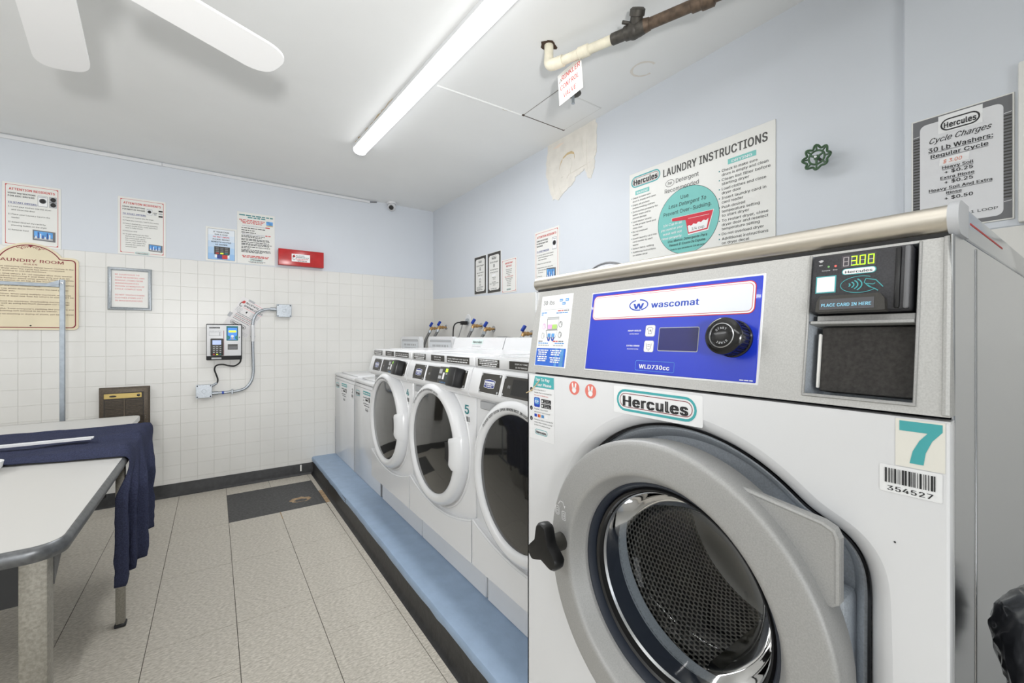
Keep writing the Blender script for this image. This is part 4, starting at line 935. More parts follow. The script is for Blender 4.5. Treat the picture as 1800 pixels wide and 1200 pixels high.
for a, b, c2, d2 in ((2.25, 2.34, 2.24, 2.24), (1.93, 2.50, 1.925, 2.30), (2.2, 2.30, 2.17, 2.22), (2.08, 2.33, 1.90, 2.35), (1.97, 2.54, 1.96, 2.40), (2.30, 2.52, 2.29, 2.44)):
    part('trowel_ridge', MB().tube([(R-0.004, a, b), (R-0.005, (a+c2)/2+0.004, (b+d2)/2), (R-0.004, c2, d2)], [0.001, 0.0035, 0.001], 6), M_plaster, o)

# taps with hoses
def tap(label, y, z, hy, hz, xout=0.088, hose_end=1.6, wedge=True):
    o = right('hose_tap', label, 'tap', y, z-0.03, 'hose taps on the right wall'); h = z
    part('flange', MB().lathe([(0.011, -0.006), (0.026, -0.005), (0.028, 0.0)], (0, 0, h), 'y', 18), M_chrome, o)
    part('body', MB().tube([(0, -0.003, h), (0, -0.03, h), (0, -0.034, h), (0, -0.048, h), (0, -0.05, h), (0, -0.06, h), (0, -0.065, h), (0, -0.085, h)], [0.010, 0.010, 0.016, 0.016, 0.012, 0.012, 0.017, 0.015], 12), M_brass, o)
    part('spout', MB().tube([(0, -0.072, h), (0, -0.084, h-0.006), (0, -xout, h-0.018), (0, -xout-0.004, h-0.026)], [0.014, 0.0135, 0.0135, 0.014], 12), M_brass, o)
    part('stem', MB().tube([(0, -0.075, h), (0, -0.088, h+0.026)], 0.007, 10), M_brass, o)
    part('handle', MB().rbox(-0.010, 0.010, -0.012, 0.012, -0.006, 0.045, 0.005, 2, M=Matrix.Translation((0, -0.092, h+0.022))@Matrix.Rotation(R_(20), 4, 'Y')@Matrix.Rotation(R_(-25), 4, 'X')), M_tapblue, o)
    part('nut', MB().tube([(0, -xout-0.003, h-0.022), (0, -xout-0.014, h-0.048)], 0.0165, 8), M_zinc, o)
    part('hose', MB().tube([(0, -xout-0.012, h-0.044), (0, -xout-0.036, h-0.085), (0, -xout-0.06, h-0.14), (0, -xout-0.075, h-0.22), (0, -xout-0.06, h-0.55)], 0.0130, 12, smooth=6), M_hose, o)
    return o
tap('blue handled brass hose tap nearest the room corner', 4.115, 1.338, 0, 0)
tap('second blue handled hose tap from the room corner, without a plug beside it', 3.925, 1.345, 0, 0)
tap('blue handled hose tap just right of the black plug', 3.235, 1.345, 0, 0)
tap('fourth blue handled hose tap from the room corner', 3.03, 1.315, 0, 0)
o5 = tap('blue handled hose tap with an arched grey hose, nearest the large washer', 2.50, 1.272, 0, 0)
for c in list(o5.children):
    if c.name.startswith('hose'): bpy.data.objects.remove(c)
hh = 1.272
part('hose', MB().tube([(0, -0.102, hh-0.044), (0.015, -0.15, hh-0.050), (-0.02, -0.24, hh-0.042), (-0.06, -0.30, hh-0.055), (-0.08, -0.33, hh-0.15)], 0.022, 12, smooth=6), M_hose, o5)
o = right('wall_outlet', 'round grey wall outlet with a black plug and hanging cord', 'outlet', 3.47, 1.36)
part('cover_plate', MB().lathe([(0, -0.006), (0.05, -0.005), (0.055, 0)], (0, 0, 1.405), 'y', 28), M_app2, o)
part('receptacle', MB().lathe([(0, -0.02), (0.028, -0.018), (0.032, -0.004)], (0, 0, 1.39), 'y', 20), M_zinc, o)
part('plug', MB().rbox(-0.022, 0.022, -0.075, -0.015, 1.36, 1.395, 0.006, 2), M_black, o)
part('cord', MB().tube([(0, -0.07, 1.38), (-0.01, -0.11, 1.378), (-0.03, -0.135, 1.34), (-0.035, -0.14, 1.2), (-0.035, -0.14, 0.95)], 0.006, 8, smooth=5), M_black, o, 'black plug cord')
part('cord', MB().tube([(0.0, -0.06, 1.365), (0.03, -0.09, 1.32), (0.05, -0.13, 1.22), (0.055, -0.15, 1.0)], 0.004, 8, smooth=5), M_grey, o, 'thin grey cord')

# ------------------------------------------------------------ white washers on the plinth
def hole_plate(outer, hole, y, mb):
    vs = [Vector((p[0], p[1], 0)) for p in outer+hole]
    tr = tessellate_polygon([[Vector((p[0], p[1], 0)) for p in outer], [Vector((p[0], p[1], 0)) for p in hole]])
    mb.add([(p.x, y, p.y) for p in vs], [tuple(t) for t in tr])
WD = 0.672
def barcode(F, x, z, w_, h, n=14, L=3, seed=1):
    q = random.Random(seed); a = x; u = w_/(n*2.9)
    while a < x+w_-u:
        b = u*q.choice([0.6, 0.9, 1.3, 2.0]); F.rect('barcode', M_ink, a, z, min(a+b, x+w_), z+h, L); a += b+u*q.choice([0.7, 1.1, 1.6])
def front_loader(y0, num, label):
    o = right('front_loading_washer', label, 'washer', y0, 0.15, 'front loading washers on the plinth', x=0.88)
    M7 = M_app
    part('kick_base', MB().rbox(0.004, WD-0.004, 0.055, 0.66, 0.15, 0.315, 0.004, 1), M_app2, o)
    part('cabinet', MB().rbox(0, WD, 0.002, 0.67, 0.305, 1.135, 0.010, 2), M7, o)
    # door surround, sunk round the door
    part('front_recess', MB().lathe([(0.302, 0.0015), (0.299, -0.003), (0.295, -0.004), (0.291, -0.002), (0.288, 0.001)], (0.335, 0, 0.75), 'y', 56), M7, o)
    lo = [(0.003, 0.322), (WD-0.003, 0.322)]
    top = [(x, 0.440+0.55*(x-0.345)**2) for x in [WD-0.003-(WD-0.006)*i/24 for i in range(25)]]
    lp = MB().prism(lo+top, -0.018, 0.004); part('lower_panel', lp, M7, o)
    part('panel_lip', MB().tube([(x, -0.0145, z-0.002) for x, z in top], 0.005, 8), M7, o)
    # console
    prof = [(0.03, 0.998), (0.0, 0.998), (-0.022, 1.006), (-0.034, 1.018), (-0.036, 1.030), (-0.012, 1.116), (-0.006, 1.124), (0.03, 1.126)]
    part('console', MB().prism(prof, 0.001, WD-0.001, 'x'), M7, o)
    part('top', MB().rbox(0, WD, -0.006, 0.67, 1.127, 1.168, 0.008, 2), M7, o)
    part('top_tray', MB().rbox(0.03, WD-0.03, 0.10, 0.55, 1.166, 1.172, 0.004, 1), M7, o)
    part('back_riser', MB().prism([(0.585, 1.166), (0.61, 1.242), (0.625, 1.246), (0.69, 1.246), (0.69, 1.166)], 0.003, WD-0.003, 'x'), M7, o)
    part('handle_pocket', MB().rbox(0.045, 0.215, -0.006, 0.004, 0.962, 0.994, 0.003, 1), M_lgrey, o)
    # slanted console face: from (-0.036,1.030) to (-0.012,1.116)
    up = Vector((0, 0.024, 0.086)).normalized(); out = Vector((0, -up.z, up.y))
    cm_ = Matrix(((1, 0, 0, 0), (0, -out.y, up.y, -0.036), (0, -out.z, up.z, 1.030), (0, 0, 0, 1)))
    def cplate(nm, x0, x1, z0, z1, d, m): return part(nm, MB().rbox(x0, x1, -d, 0.002, z0, z1, 0.003, 1, M=cm_), m, o)
    cplate('logo_bezel', 0.075, 0.232, 0.002, 0.086, 0.002, M7); cplate('logo_plate', 0.082, 0.225, 0.006, 0.082, 0.004, M_dark)
    cplate('control_bezel', 0.236, WD-0.022, 0.002, 0.086, 0.002, M7); cplate('control_plate', 0.243, WD-0.028, 0.006, 0.082, 0.004, M_dark)
    F = Face(o, cm_, -0.0042)
    lb = [(0.153+(x-0.153)*0.8, 0.042+(z-0.042)*0.74) for x, z in [(0.112, 0.024), (0.150, 0.020), (0.195, 0.024), (0.198, 0.058), (0.150, 0.064), (0.108, 0.058)]]
    F.poly('emblem', M_wht, [(0.153+(x-0.153)*1.06, 0.042+(z-0.042)*1.1) for x, z in lb], 1); F.poly('emblem', M_navyink, lb, 2); F.rect('emblem', M_wht, 0.120, 0.0365, 0.186, 0.0505, 3)
    F.text(M_navyink, 'MAYTAG', 0.153, 0.0378, 0.0125, w=0.060, al='c', bold=0.04, L=4, pt='emblem'); F.bars(M_wht, 0.134, 0.172, 0.0305, 0.003, 3, L=3, pt='emblem')
    for x in (0.09, 0.217, 0.251, WD-0.036):
        for z in (0.013, 0.075): F.disc('screw', M_lgrey, x, z, 0.005, L=2, n=14)
    F.text(M_lgrey, '88', 0.275, 0.038, 0.016, L=2); F.rect('screen', M_black, 0.30, 0.016, 0.415, 0.072, 1); F.flush()
    if num:
        rd = part('card_reader', MB().rbox(0.43, 0.60, -0.03, 0.0, 0.008, 0.082, 0.006, 2, M=cm_), M_dark, o)
        part('reader_side', MB().rbox(0.555, 0.625, -0.052, 0.0, 0.002, 0.084, 0.008, 2, M=cm_), M_black, rd)
        F = Face(rd, cm_, -0.0302); F.rect('screen', M_led, 0.50, 0.060, 0.535, 0.074, 1); F.rect('label', M_lgrey, 0.44, 0.05, 0.468, 0.07, 1); F.rect('label', M_lgrey, 0.44, 0.026, 0.468, 0.04, 1); F.rect('label', M_wht, 0.478, 0.026, 0.495, 0.056, 1)
        F.rect('label', M_lgrey, 0.505, 0.048, 0.532, 0.055, 1); F.text(M_teal, '))))', 0.51, 0.026, 0.018, L=1, pt='label', w=0.026); F.text(M_sky, 'PLACE CARD', 0.462, 0.010, 0.009, L=1, pt='label', w=0.07); F.flush()
    # stickers on the top's front edge
    F = Face(o, None, -0.0064)
    for k, (a, b) in enumerate(((0.03, 0.187), (0.252, 0.40), (0.425, 0.635))):
        F.rect('sticker#%d' % k, M_dark, a, 1.133, b, 1.162, 1)
    F.rect('lettering', M_wht, 0.042, 1.150, 0.18, 1.152, 2); F.bars(M_wht, 0.042, 0.18, 1.155, 0.0045, 3, 2); F.bars(M_wht, 0.042, 0.176, 1.142, 0.0045, 4, 2); F.bars(M_wht, 0.06, 0.17, 1.135, 0.0035, 5, 2)
    F.text(M_wht, 'DISPLAY TIME', 0.326, 1.150, 0.008, al='c', bold=0.03, w=0.075); F.text(M_wht, 'IS EXTENDED', 0.326, 1.138, 0.008, al='c', bold=0.03, w=0.07)
    F.text(M_wht, 'CYCLE TIMES MAY VARY DUE TO', 0.53, 1.148, 0.009, al='c', bold=0.03, w=0.19); F.bars(M_wht, 0.435, 0.625, 1.138, 0.0045, 6, 2); F.flush()
    # front print
    F = Face(o, None, 0.0016)
    if num:
        F.text(M_dteal, num, 0.60, 0.922, 0.060, al='c', bold=0.03, w=0.037); F.rect('barcode', M_wht, 0.572, 0.878, 0.628, 0.913, 1); barcode(F, 0.576, 0.889, 0.048, 0.022, 9, seed=int(num)); F.text(M_ink, '35450'+num, 0.60, 0.88, 0.006, al='c', w=0.04)
        F.flush()
    rm = Matrix(((1, 0, 0, 0), (0, -math.sin(R_(-18)), 0, 0.598), (0, 0, 1, 1.166), (0, 0, 0, 1)))
    F = Face(o, Matrix.Translation((0, 0.5955, 1.198))@Matrix.Rotation(R_(-18), 4, 'X'), -0.001)
    F.rect('sticker', mat('pale mint', (214, 232, 228), 0.5), 0.275, 0.0, 0.415, 0.036, 1); F.text(M_ink, 'Hercules', 0.345, 0.007, 0.028, al='c', bold=0.03, w=0.12, shear=0.1); F.bars(M_lgrey, 0.29, 0.40, -0.017, 0.004, 8); F.flush()
    # door
    cx, cz = 0.335, 0.75
    d = part('door', MB().lathe([(0.284, 0.002), (0.286, -0.018), (0.281, -0.034), (0.269, -0.047), (0.256, -0.052), (0.242, -0.050), (0.233, -0.043), (0.231, -0.036), (0.2305, -0.02)], (cx, 0, cz), 'y', 64), M7, o)
    part('door_glass', MB().lathe([(0.0, -0.047), (0.08, -0.0455), (0.15, -0.042), (0.20, -0.0385), (0.2307, -0.036)], (cx, 0, cz), 'y', 64), M_glass_blk, d)
    hd = MB(); rows = []
    for i in range(13):
        a = R_(-15.5+32*i/12); e = 0.0 if 0 < i < 12 else 0.004
        rows.append([(cx+r*math.cos(a), y, cz+r*math.sin(a)) for r, y in ((0.208, -0.030), (0.208, -0.052-e*-1), (0.215, -0.060+e), (0.245, -0.063+e), (0.272, -0.052+e), (0.289, -0.030), (0.289, -0.0))])
    hd.grid(rows); hd.add([rows[0][k] for k in range(7)]+[rows[-1][k] for k in range(7)], [tuple(range(7)), tuple(range(13, 6, -1))])
    part('door_handle', hd, M7, d)
    pk = MB(); rows = []
    for i in range(9):
        a = R_(-14.5+28*i/8); rows.append([(cx+r*math.cos(a), -0.0468-(0.003 if r > 0.18 else 0), cz+r*math.sin(a)) for r in (0.152, 0.156, 0.209)])
    pk.grid(rows); part('handle_gap', pk, M_black, d)
    F = Face(d, None, -0.0528); F.arc_text(M_ink, 'PLEASE KEEP DOOR OPEN WHEN NOT IN USE', cx, cz, 0.2465, R_(139), 0.0155, L=1, bold=0.02); F.flush()
    return o
m4 = front_loader(2.866, '4', 'farthest of the three front-loading washers, numbered 4')
m5 = front_loader(2.190, '5', 'middle front-loading washer, numbered 5')
m6 = front_loader(1.514, '', 'nearest front-loading washer, half hidden by the large washer')

def top_loader(y0, num, label):
    w_ = 0.664
    o = right('top_loading_washer', label, 'washer', y0, 0.15, 'top loading washers by the far wall', x=0.935)
    part('cabinet', MB().rbox(0, w_, 0, 0.65, 0.15, 0.882, 0.006, 2), M_app, o)
    part('top_deck', MB().rbox(-0.001, w_+0.001, -0.003, 0.65, 0.8845, 0.912, 0.010, 2), M_app, o)
    part('lid', MB().rbox(0.06, w_-0.06, 0.045, 0.46, 0.910, 0.921, 0.005, 2), M_app, o)
    part('lid_seam', MB().box(0.055, w_-0.055, 0.041, 0.044, 0.9085, 0.9125), M_lgrey, o)
    # console at the back with rounded shoulders
    x0, x1 = 0.075, 0.552
    q = [(x0-0.01, 0.905), (x1+0.01, 0.905)]+[(x1-0.035+0.035*math.cos(PI/2*i/6), 1.216+0.035*math.sin(PI/2*i/6)) for i in range(7)]+[(x0+0.035+0.035*math.cos(PI/2+PI/2*i/6), 1.216+0.035*math.sin(PI/2+PI/2*i/6)) for i in range(7)]
    part('console', MB().prism(q, 0.612, 0.65), M_app2, o)
    F = Face(o, None, 0.6115)
    F.frame('console_trim', M_lgrey, x0+0.03, 0.95, x1-0.03, 1.225, 0.006, 0.02, 1); F.rrect('console_panel', mat('pale console', (212, 216, 220), 0.35), x0+0.036, 0.956, x1-0.036, 1.219, 0.015, 1)
    F.bars(M_lgrey, x0+0.09, x1-0.08, 1.165, 0.018, 12); F.bars(M_lgrey, x0+0.1, x1-0.09, 1.142, 0.008, 13); F.rect('console_trim', M_lgrey, x0+0.04, 1.205, x1-0.04, 1.217, 2); F.flush()
    F = Face(o, None, -0.0005)
    F.rect('front_seam', M_grey, 0.004, 0.856, w_-0.004, 0.8585, 1)
    F.logo(0.045, 0.782, 0.115, 0.045, slim=True); F.rect('sticker', M_teal, 0.25, 0.812, 0.43, 0.838, 1); F.bars(M_wht, 0.26, 0.42, 0.82, 0.009, 14)
    for k in range(3): F.disc('bullet', M_ink, 0.262, 0.79-k*0.024, 0.006, n=12)
    F.bars(M_grey, 0.28, 0.40, 0.787, 0.007, 15); F.bars(M_ink, 0.31, 0.38, 0.766, 0.014, 16); F.bars(M_grey, 0.28, 0.40, 0.742, 0.006, 17); F.bars(M_grey, 0.28, 0.41, 0.726, 0.006, 18)
    F.rect('sticker#b', M_dark, 0.39, 0.762, 0.418, 0.80, 1); F.logo(0.305, 0.69, 0.07, 0.02, slim=True, ring=M_grey, pt='badge#s')
    F.text(M_dark, num, w_-0.05, 0.785, 0.06, al='c', bold=0.03, w=0.035); F.rect('barcode', M_wht, w_-0.08, 0.735, w_-0.02, 0.775, 1); barcode(F, w_-0.075, 0.75, 0.05, 0.022, 7, seed=5); F.flush()
    part('kick_gap', MB().box(0.002, 0.012, -0.0012, 0.01, 0.152, 0.50).box(w_-0.003, w_, -0.001, 0.01, 0.152, 0.86), M_lgrey, o)
    return o
top_loader(4.236, '2', 'top-loading washer against the far wall')
top_loader(3.566, '3', 'top-loading washer between the far one and washer 4')

# ------------------------------------------------------------ the large washer in front
BW = 0.73
big = right('large_washer', 'large washer with blue control panel and round steel door, numbered 7', 'washer', 0.83, 0.15, x=0.63)
part('cabinet', MB().box(0.004, BW-0.004, 0.44, 0.72, 0.15, 1.36).box(0.004, BW-0.004, 0.09, 0.44, 1.085, 1.36).box(0.004, BW-0.004, 0.07, 0.44, 0.15, 0.575), M_side, big)
part('side_panel', MB().rbox(BW-0.004, BW, 0.022, 0.72, 0.152, 1.362, 0.0015, 1), M_side, big, 'mirror-like stainless side')
part('side_seam', MB().rbox(BW-0.001, BW+0.001, 0.139, 0.146, 0.155, 1.358, 0.0006, 1), M_chrome, big)
part('side_panel', MB().rbox(0, 0.004, 0.022, 0.72, 0.152, 1.362, 0.0015, 1), M_side, big)
# front opening outline by angle about the door centre
DCX, DCZ = 0.405, 0.83
def outline(e, n=240):
    pts = []
    for i in range(n):
        a = 2*PI*i/n; c_, s_ = math.cos(a), math.sin(a); r = 0.27
        hw = 0.255; top_ = 0.208-0.03*max(0, c_); bot_ = 0.20
        rb = 0
        if c_ > 0.02:
            bx = hw/c_; bz = (top_/s_ if s_ > 1e-6 else (bot_/-s_ if s_ < -1e-6 else 9))
            rb = min(bx, bz)
            # rounded box corner
            kx, kz, kr = hw-0.055, (top_-0.055 if s_ > 0 else bot_-0.055), 0.055
            px, pz = rb*c_, abs(rb*s_)
            if px > kx and pz > kz:
                b_ = kx*c_+kz*abs(s_); dsc = b_*b_-(kx*kx+kz*kz-kr*kr); rb = b_+math.sqrt(max(dsc, 0))
        r = max(r, rb)
        if c_ > 0: r = min(r, hw/c_)
        pts.append(r)
    for _ in range(8): pts = [(pts[i-1]+2*pts[i]+pts[(i+1) % n])/4 for i in range(n)]
    return [(DCX+(pts[i]+e)*math.cos(2*PI*i/n), DCZ+(pts[i]+e)*math.sin(2*PI*i/n)) for i in range(n)]
mb = MB(); o0, o1, o2 = outline(0.024), outline(0.010), outline(0.0)
q = [(0.0, 0.152), (BW-0.003, 0.152), (BW-0.003, 1.160), (0.0, 1.160)]
hole_plate(q, o0, 0.0, mb)
def loft(mb, loops):                       # loops: list of (points, y)
    n = len(loops[0][0]); vs = [(p[0], y, p[1]) for pts, y in loops for p in pts]
    fs = [(k*n+i, k*n+(i+1) % n, (k+1)*n+(i+1) % n, (k+1)*n+i) for k in range(len(loops)-1) for i in range(n)]
    return mb.add(vs, fs)
mb2 = MB(); loft(mb2, [(o0, 0.0), (outline(0.018), 0.0015), (o1, 0.006), (outline(0.004), 0.012), (o2, 0.020)])
mb.v += []; base = len(mb.v); mb.add(mb2.v, mb2.f)
mb.rbox(BW-0.006, BW+0.0005, 0.0, 0.022, 0.152, 1.160, 0.003, 2); mb.box(0.0, 0.004, 0.0, 0.022, 0.152, 1.16); mb.box(0, BW, 0.0005, 0.02, 1.156, 1.1605)
fp = part('front_panel', mb, M_app, big, 'white painted front')
part('opening_seal', loft(MB(), [(o2, 0.016), (outline(-0.004), 0.018), (outline(-0.005), 0.055)]), M_black, fp)
mb = MB(); circ = [(DCX+0.172*math.cos(2*PI*i/240), DCZ+0.172*math.sin(2*PI*i/240)) for i in range(240)]
loft(mb, [(outline(-0.003), 0.030), (outline(-0.010), 0.026), (outline(-0.016), 0.030), (outline(-0.026), 0.046), (outline(-0.034), 0.048), (circ, 0.050), (circ, 0.085)])
part('recess_plate', mb, M_silver2, fp, 'blue-grey metal plate behind the door')
part('slot', MB().box(0.575, 0.628, 0.043, 0.047, 1.0195, 1.0225), M_black, fp)

# slanted control head
sl = Vector((0, 0.03, 0.195)).normalized(); so = Vector((0, -sl.z, sl.y))
PM = Matrix(((1, 0, 0, 0), (0, -so.y, sl.y, 0.0), (0, -so.z, sl.z, 1.165), (0, 0, 0, 1)))
PH = 0.1973
K = PH/0.195
def pz(z): return (z-1.165)*K
hd = MB(); q = [(0.0, 0.0), (BW, 0.0), (BW-0.004, PH), (0.0, PH)]
hx0, hx1, hz0, hz1 = 0.5955, 0.7005, pz(1.177), pz(1.357)
hole = [(hx0, hz0), (hx1, hz0), (hx1, hz1), (hx0, hz1)]
tmp = MB(); hole_plate(q, hole, 0.0, tmp); hd.add(tmp.v, tmp.f, PM)
hd.add([(0, 0, 1.165), (BW, 0, 1.165), (BW, 0.09, 1.165), (0, 0.09, 1.165)], [(0, 1, 2, 3)])
hd.add([(BW, 0, 1.165), (BW-0.004, 0.03, 1.36), (BW-0.002, 0.09, 1.36), (BW, 0.09, 1.165)], [(0, 1, 2, 3)])
hd.add([(0, 0, 1.165), (0, 0.03, 1.36), (0, 0.09, 1.36), (0, 0.09, 1.165)], [(0, 1, 2, 3)])
M_head = mat('silver head paint', (192, 192, 190), 0.5, metal=0.35, var=0.10, scale=520)
head = part('control_head', hd, M_head, big, 'silver control head')
part('head_edge', MB().tube([(BW-0.003, 0.001, 1.167), (BW-0.006, 0.0305, 1.36)], 0.004, 8), M_head, head)
part('shadow_gap', MB().box(0.002, BW-0.003, 0.031, 0.06, 1.3595, 1.3655), M_black, head)
pk = MB(); fr_ = [(hx0, hz0), (hx1, hz0), (hx1, hz1), (hx0, hz1)]; dp = 0.045
pk.add([(x, 0, z) for x, z in fr_]+[(x+(0.006 if x < 0.65 else -0.002), dp, z) for x, z in fr_], [(i, (i+1) % 4, 4+(i+1) % 4, 4+i) for i in range(4)]+[(4, 5, 6, 7)], PM)
part('reader_pocket', pk, M_silver2, head)
part('pocket_rim', MB().rbox(hx0-0.003, hx0, -0.002, 0.002, hz0-0.002, hz1+0.002, 0.0008, 1, M=PM).rbox(hx1, hx1+0.003, -0.002, 0.002, hz0-0.002, hz1+0.002, 0.0008, 1, M=PM).rbox(hx0-0.003, hx1+0.003, -0.002, 0.002, hz0-0.004, hz0, 0.0008, 1, M=PM), M_silver, head)
part('pocket_back', MB().rbox(0.607, 0.6985, 0.012, 0.044, pz(1.182), pz(1.264), 0.001, 1, M=PM), mat('black foam', (58, 56, 54), 0.9, var=0.3, scale=200, bump=0.2, bscale=200), head, 'dark blanked opening')
part('torn_edge', MB().rbox(0.6045, 0.6075, 0.008, 0.014, pz(1.185), pz(1.255), 0.001, 1, M=PM), M_paper, head)
part('shelf', MB().rbox(0.597, 0.6995, -0.001, 0.044, pz(1.266), pz(1.2705), 0.0008, 1, M=PM).rbox(0.603, 0.699, 0.004, 0.044, pz(1.2705), pz(1.278), 0.0008, 1, M=PM), M_silver, head)
rd = part('card_reader', MB().rbox(0.5985, 0.697, -0.009, 0.04, pz(1.280), pz(1.3545), 0.003, 2, M=PM), mat('black reader', (48, 48, 52), 0.4, var=0.35, scale=500), head, 'black card reader')
part('reader_ridge', MB().rbox(0.6825, 0.688, -0.0115, -0.006, pz(1.281), pz(1.3535), 0.0025, 2, M=PM), M_black, rd); part('reader_ridge', MB().rbox(0.6905, 0.6955, -0.011, -0.006, pz(1.281), pz(1.3535), 0.002, 2, M=PM), M_grey, rd)
F = Face(rd, PM, -0.0092); F.step = 0.00025
FW = Matrix.Identity(4)
for k in range(3): F.ring('label', M_wht, 0.6085, pz(1.344), 0.0018+k*0.0011, 0.0018+k*0.0011, 0.0006, 1, 10, R_(45), R_(135))
F.text(M_wht, 'WIFI', 0.6085, pz(1.3405), 0.0018, al='c', pt='label', bold=0.03)
F.disc('indicator', mat('green lamp', (120, 170, 110), 0.4), 0.617, pz(1.3385), 0.0013, n=14, L=1); F.disc('indicator', mat('red lamp', (226, 88, 80), 0.4, emit=0.4), 0.6245, pz(1.3385), 0.0013, n=14, L=1)
F.text(M_wht, 'Complete', 0.6145, pz(1.333), 0.0022, al='c', w=0.009, pt='label'); F.text(M_wht, 'Error', 0.6245, pz(1.333), 0.0022, al='c', w=0.0045, pt='label')
F.rect('screen', mat('smoked window', (70, 66, 72), 0.3), 0.6305, pz(1.3345), 0.665, pz(1.3505), 1)
SEG = {'8': 'abcdefg', '3': 'abcdg', '0': 'abcdef'}
def digit(F, x, z, w_, h, on, part_='digit'):
    t = h*0.1; P = {'a': (x, z+h-t, x+w_, z+h), 'd': (x, z, x+w_, z+t), 'g': (x, z+h/2-t/2, x+w_, z+h/2+t/2), 'b': (x+w_-t, z+h/2, x+w_, z+h), 'c': (x+w_-t, z, x+w_, z+h/2), 'f': (x, z+h/2, x+t, z+h), 'e': (x, z, x+t, z+h/2)}
    for k, r in P.items():
        lit = k in SEG.get(on, ''); F.rect(part_, M_led if lit else M_ledoff, r[0]+t*0.15, r[1]+t*0.15, r[2]-t*0.15, r[3]-t*0.15, 3 if lit else 2)
for k, ch in enumerate(['', '3', '0', '0']): digit(F, 0.6322+k*0.0083, pz(1.3365), 0.0062, 0.0122, ch)
F.disc('digit', M_led, 0.6475, pz(1.337), 0.0007, n=8, L=3)
F.rrect('badge', M_teal, 0.6315, pz(1.3255), 0.6655, pz(1.3335), 0.0039, 1); F.rrect('badge', M_wht, 0.6325, pz(1.3263), 0.6645, pz(1.3327), 0.0031, 2); F.text(M_ink, 'Hercules', 0.6485, pz(1.3274), 0.0050, w=0.027, al='c', bold=0.02, L=3, pt='badge')
F.rect('label', M_teal, 0.604, pz(1.3045), 0.626, pz(1.3265), 1); F.rect('label', M_wht, 0.6053, pz(1.3058), 0.6247, pz(1.3252), 2)
F.ring('tap_symbol', M_teal, 0.650, pz(1.3125), 0.0195, 0.0105, 0.0007, 1, 40, R_(58), R_(318))
for k in range(4): F.ring('tap_symbol', M_teal, 0.637+k*0.0008, pz(1.3125), 0.0042+k*0.0031, 0.0030+k*0.0022, 0.0013, 1, 14, R_(-50), R_(50))
F.line('tap_symbol', M_teal, [(0.656, pz(1.319)), (0.6655, pz(1.3165)), (0.6725, pz(1.3075))], 0.0009, 1); F.line('tap_symbol', M_teal, [(0.6555, pz(1.313)), (0.663, pz(1.3115)), (0.665, pz(1.3128))], 0.0009, 1); F.line('tap_symbol', M_teal, [(0.656, pz(1.319)), (0.6545, pz(1.3145)), (0.659, pz(1.309)), (0.664, pz(1.3065)), (0.668, pz(1.3035))], 0.0009, 1); F.line('tap_symbol', M_teal, [(0.658, pz(1.311)), (0.6625, pz(1.307))], 0.0008, 1)
F.flush()
lip = part('card_lip', MB().prism([(0.6085, pz(1.2785)), (0.6775, pz(1.2785)), (0.6765, pz(1.292)), (0.672, pz(1.2985)), (0.613, pz(1.2985)), (0.6095, pz(1.292))], -0.019, -0.006, M=PM), M_dark, rd)
F = Face(lip, PM, -0.0192); F.rect('label', mat('slate label', (84, 84, 88), 0.5), 0.613, pz(1.281), 0.6675, pz(1.294), 1); F.text(mat('pale cyan ink', (150, 214, 240), 0.5), 'PLACE CARD IN HERE', 0.640, pz(1.2845), 0.0062, w=0.050, al='c', bold=0.03, pt='label', L=2); F.flush()

# blue fascia and the load chart
bf = part('blue_fascia', MB().rbox(0.1945, 0.5345, -0.0022, 0.001, pz(1.1835), pz(1.3395), 0.001, 1, M=PM), M_royal, head, 'royal blue control fascia')
part('fascia_edge', MB().rbox(0.1915, 0.5375, -0.0012, 0.001, pz(1.1805), pz(1.3425), 0.0008, 1, M=PM), M_app2, head)
F = Face(bf, PM, -0.0023); F.step = 0.0003
F.rrect('name_band', M_red, 0.201, pz(1.2835), 0.5265, pz(1.3335), 0.010, 1); F.rrect('name_band', M_wht, 0.2023, pz(1.2848), 0.5252, pz(1.3322), 0.009, 2); F.rrect('name_band', M_red, 0.2045, pz(1.287), 0.523, pz(1.330), 0.0075, 3); F.rrect('name_band', mat('pale blue white', (222, 226, 233), 0.4), 0.2052, pz(1.2877), 0.5223, pz(1.3293), 0.0072, 4)
MB_ = mat('logo blue', (30, 66, 176), 0.4)
F.text(MB_, 'W', 0.3175, pz(1.3013), 0.0160, al='c', bold=0.035, w=0.024, L=5, pt='emblem')
F.ring('emblem', MB_, 0.3175, pz(1.3085), 0.0215, 0.0108, 0.0022, 5, 30, R_(110), R_(285)); F.ring('emblem', MB_, 0.3175, pz(1.3085), 0.0215, 0.0108, 0.0022, 5, 30, R_(-70), R_(85))
F.text(MB_, 'wascomat', 0.3455, pz(1.3018), 0.0172, w=0.093, bold=0.022, L=5, pt='emblem')
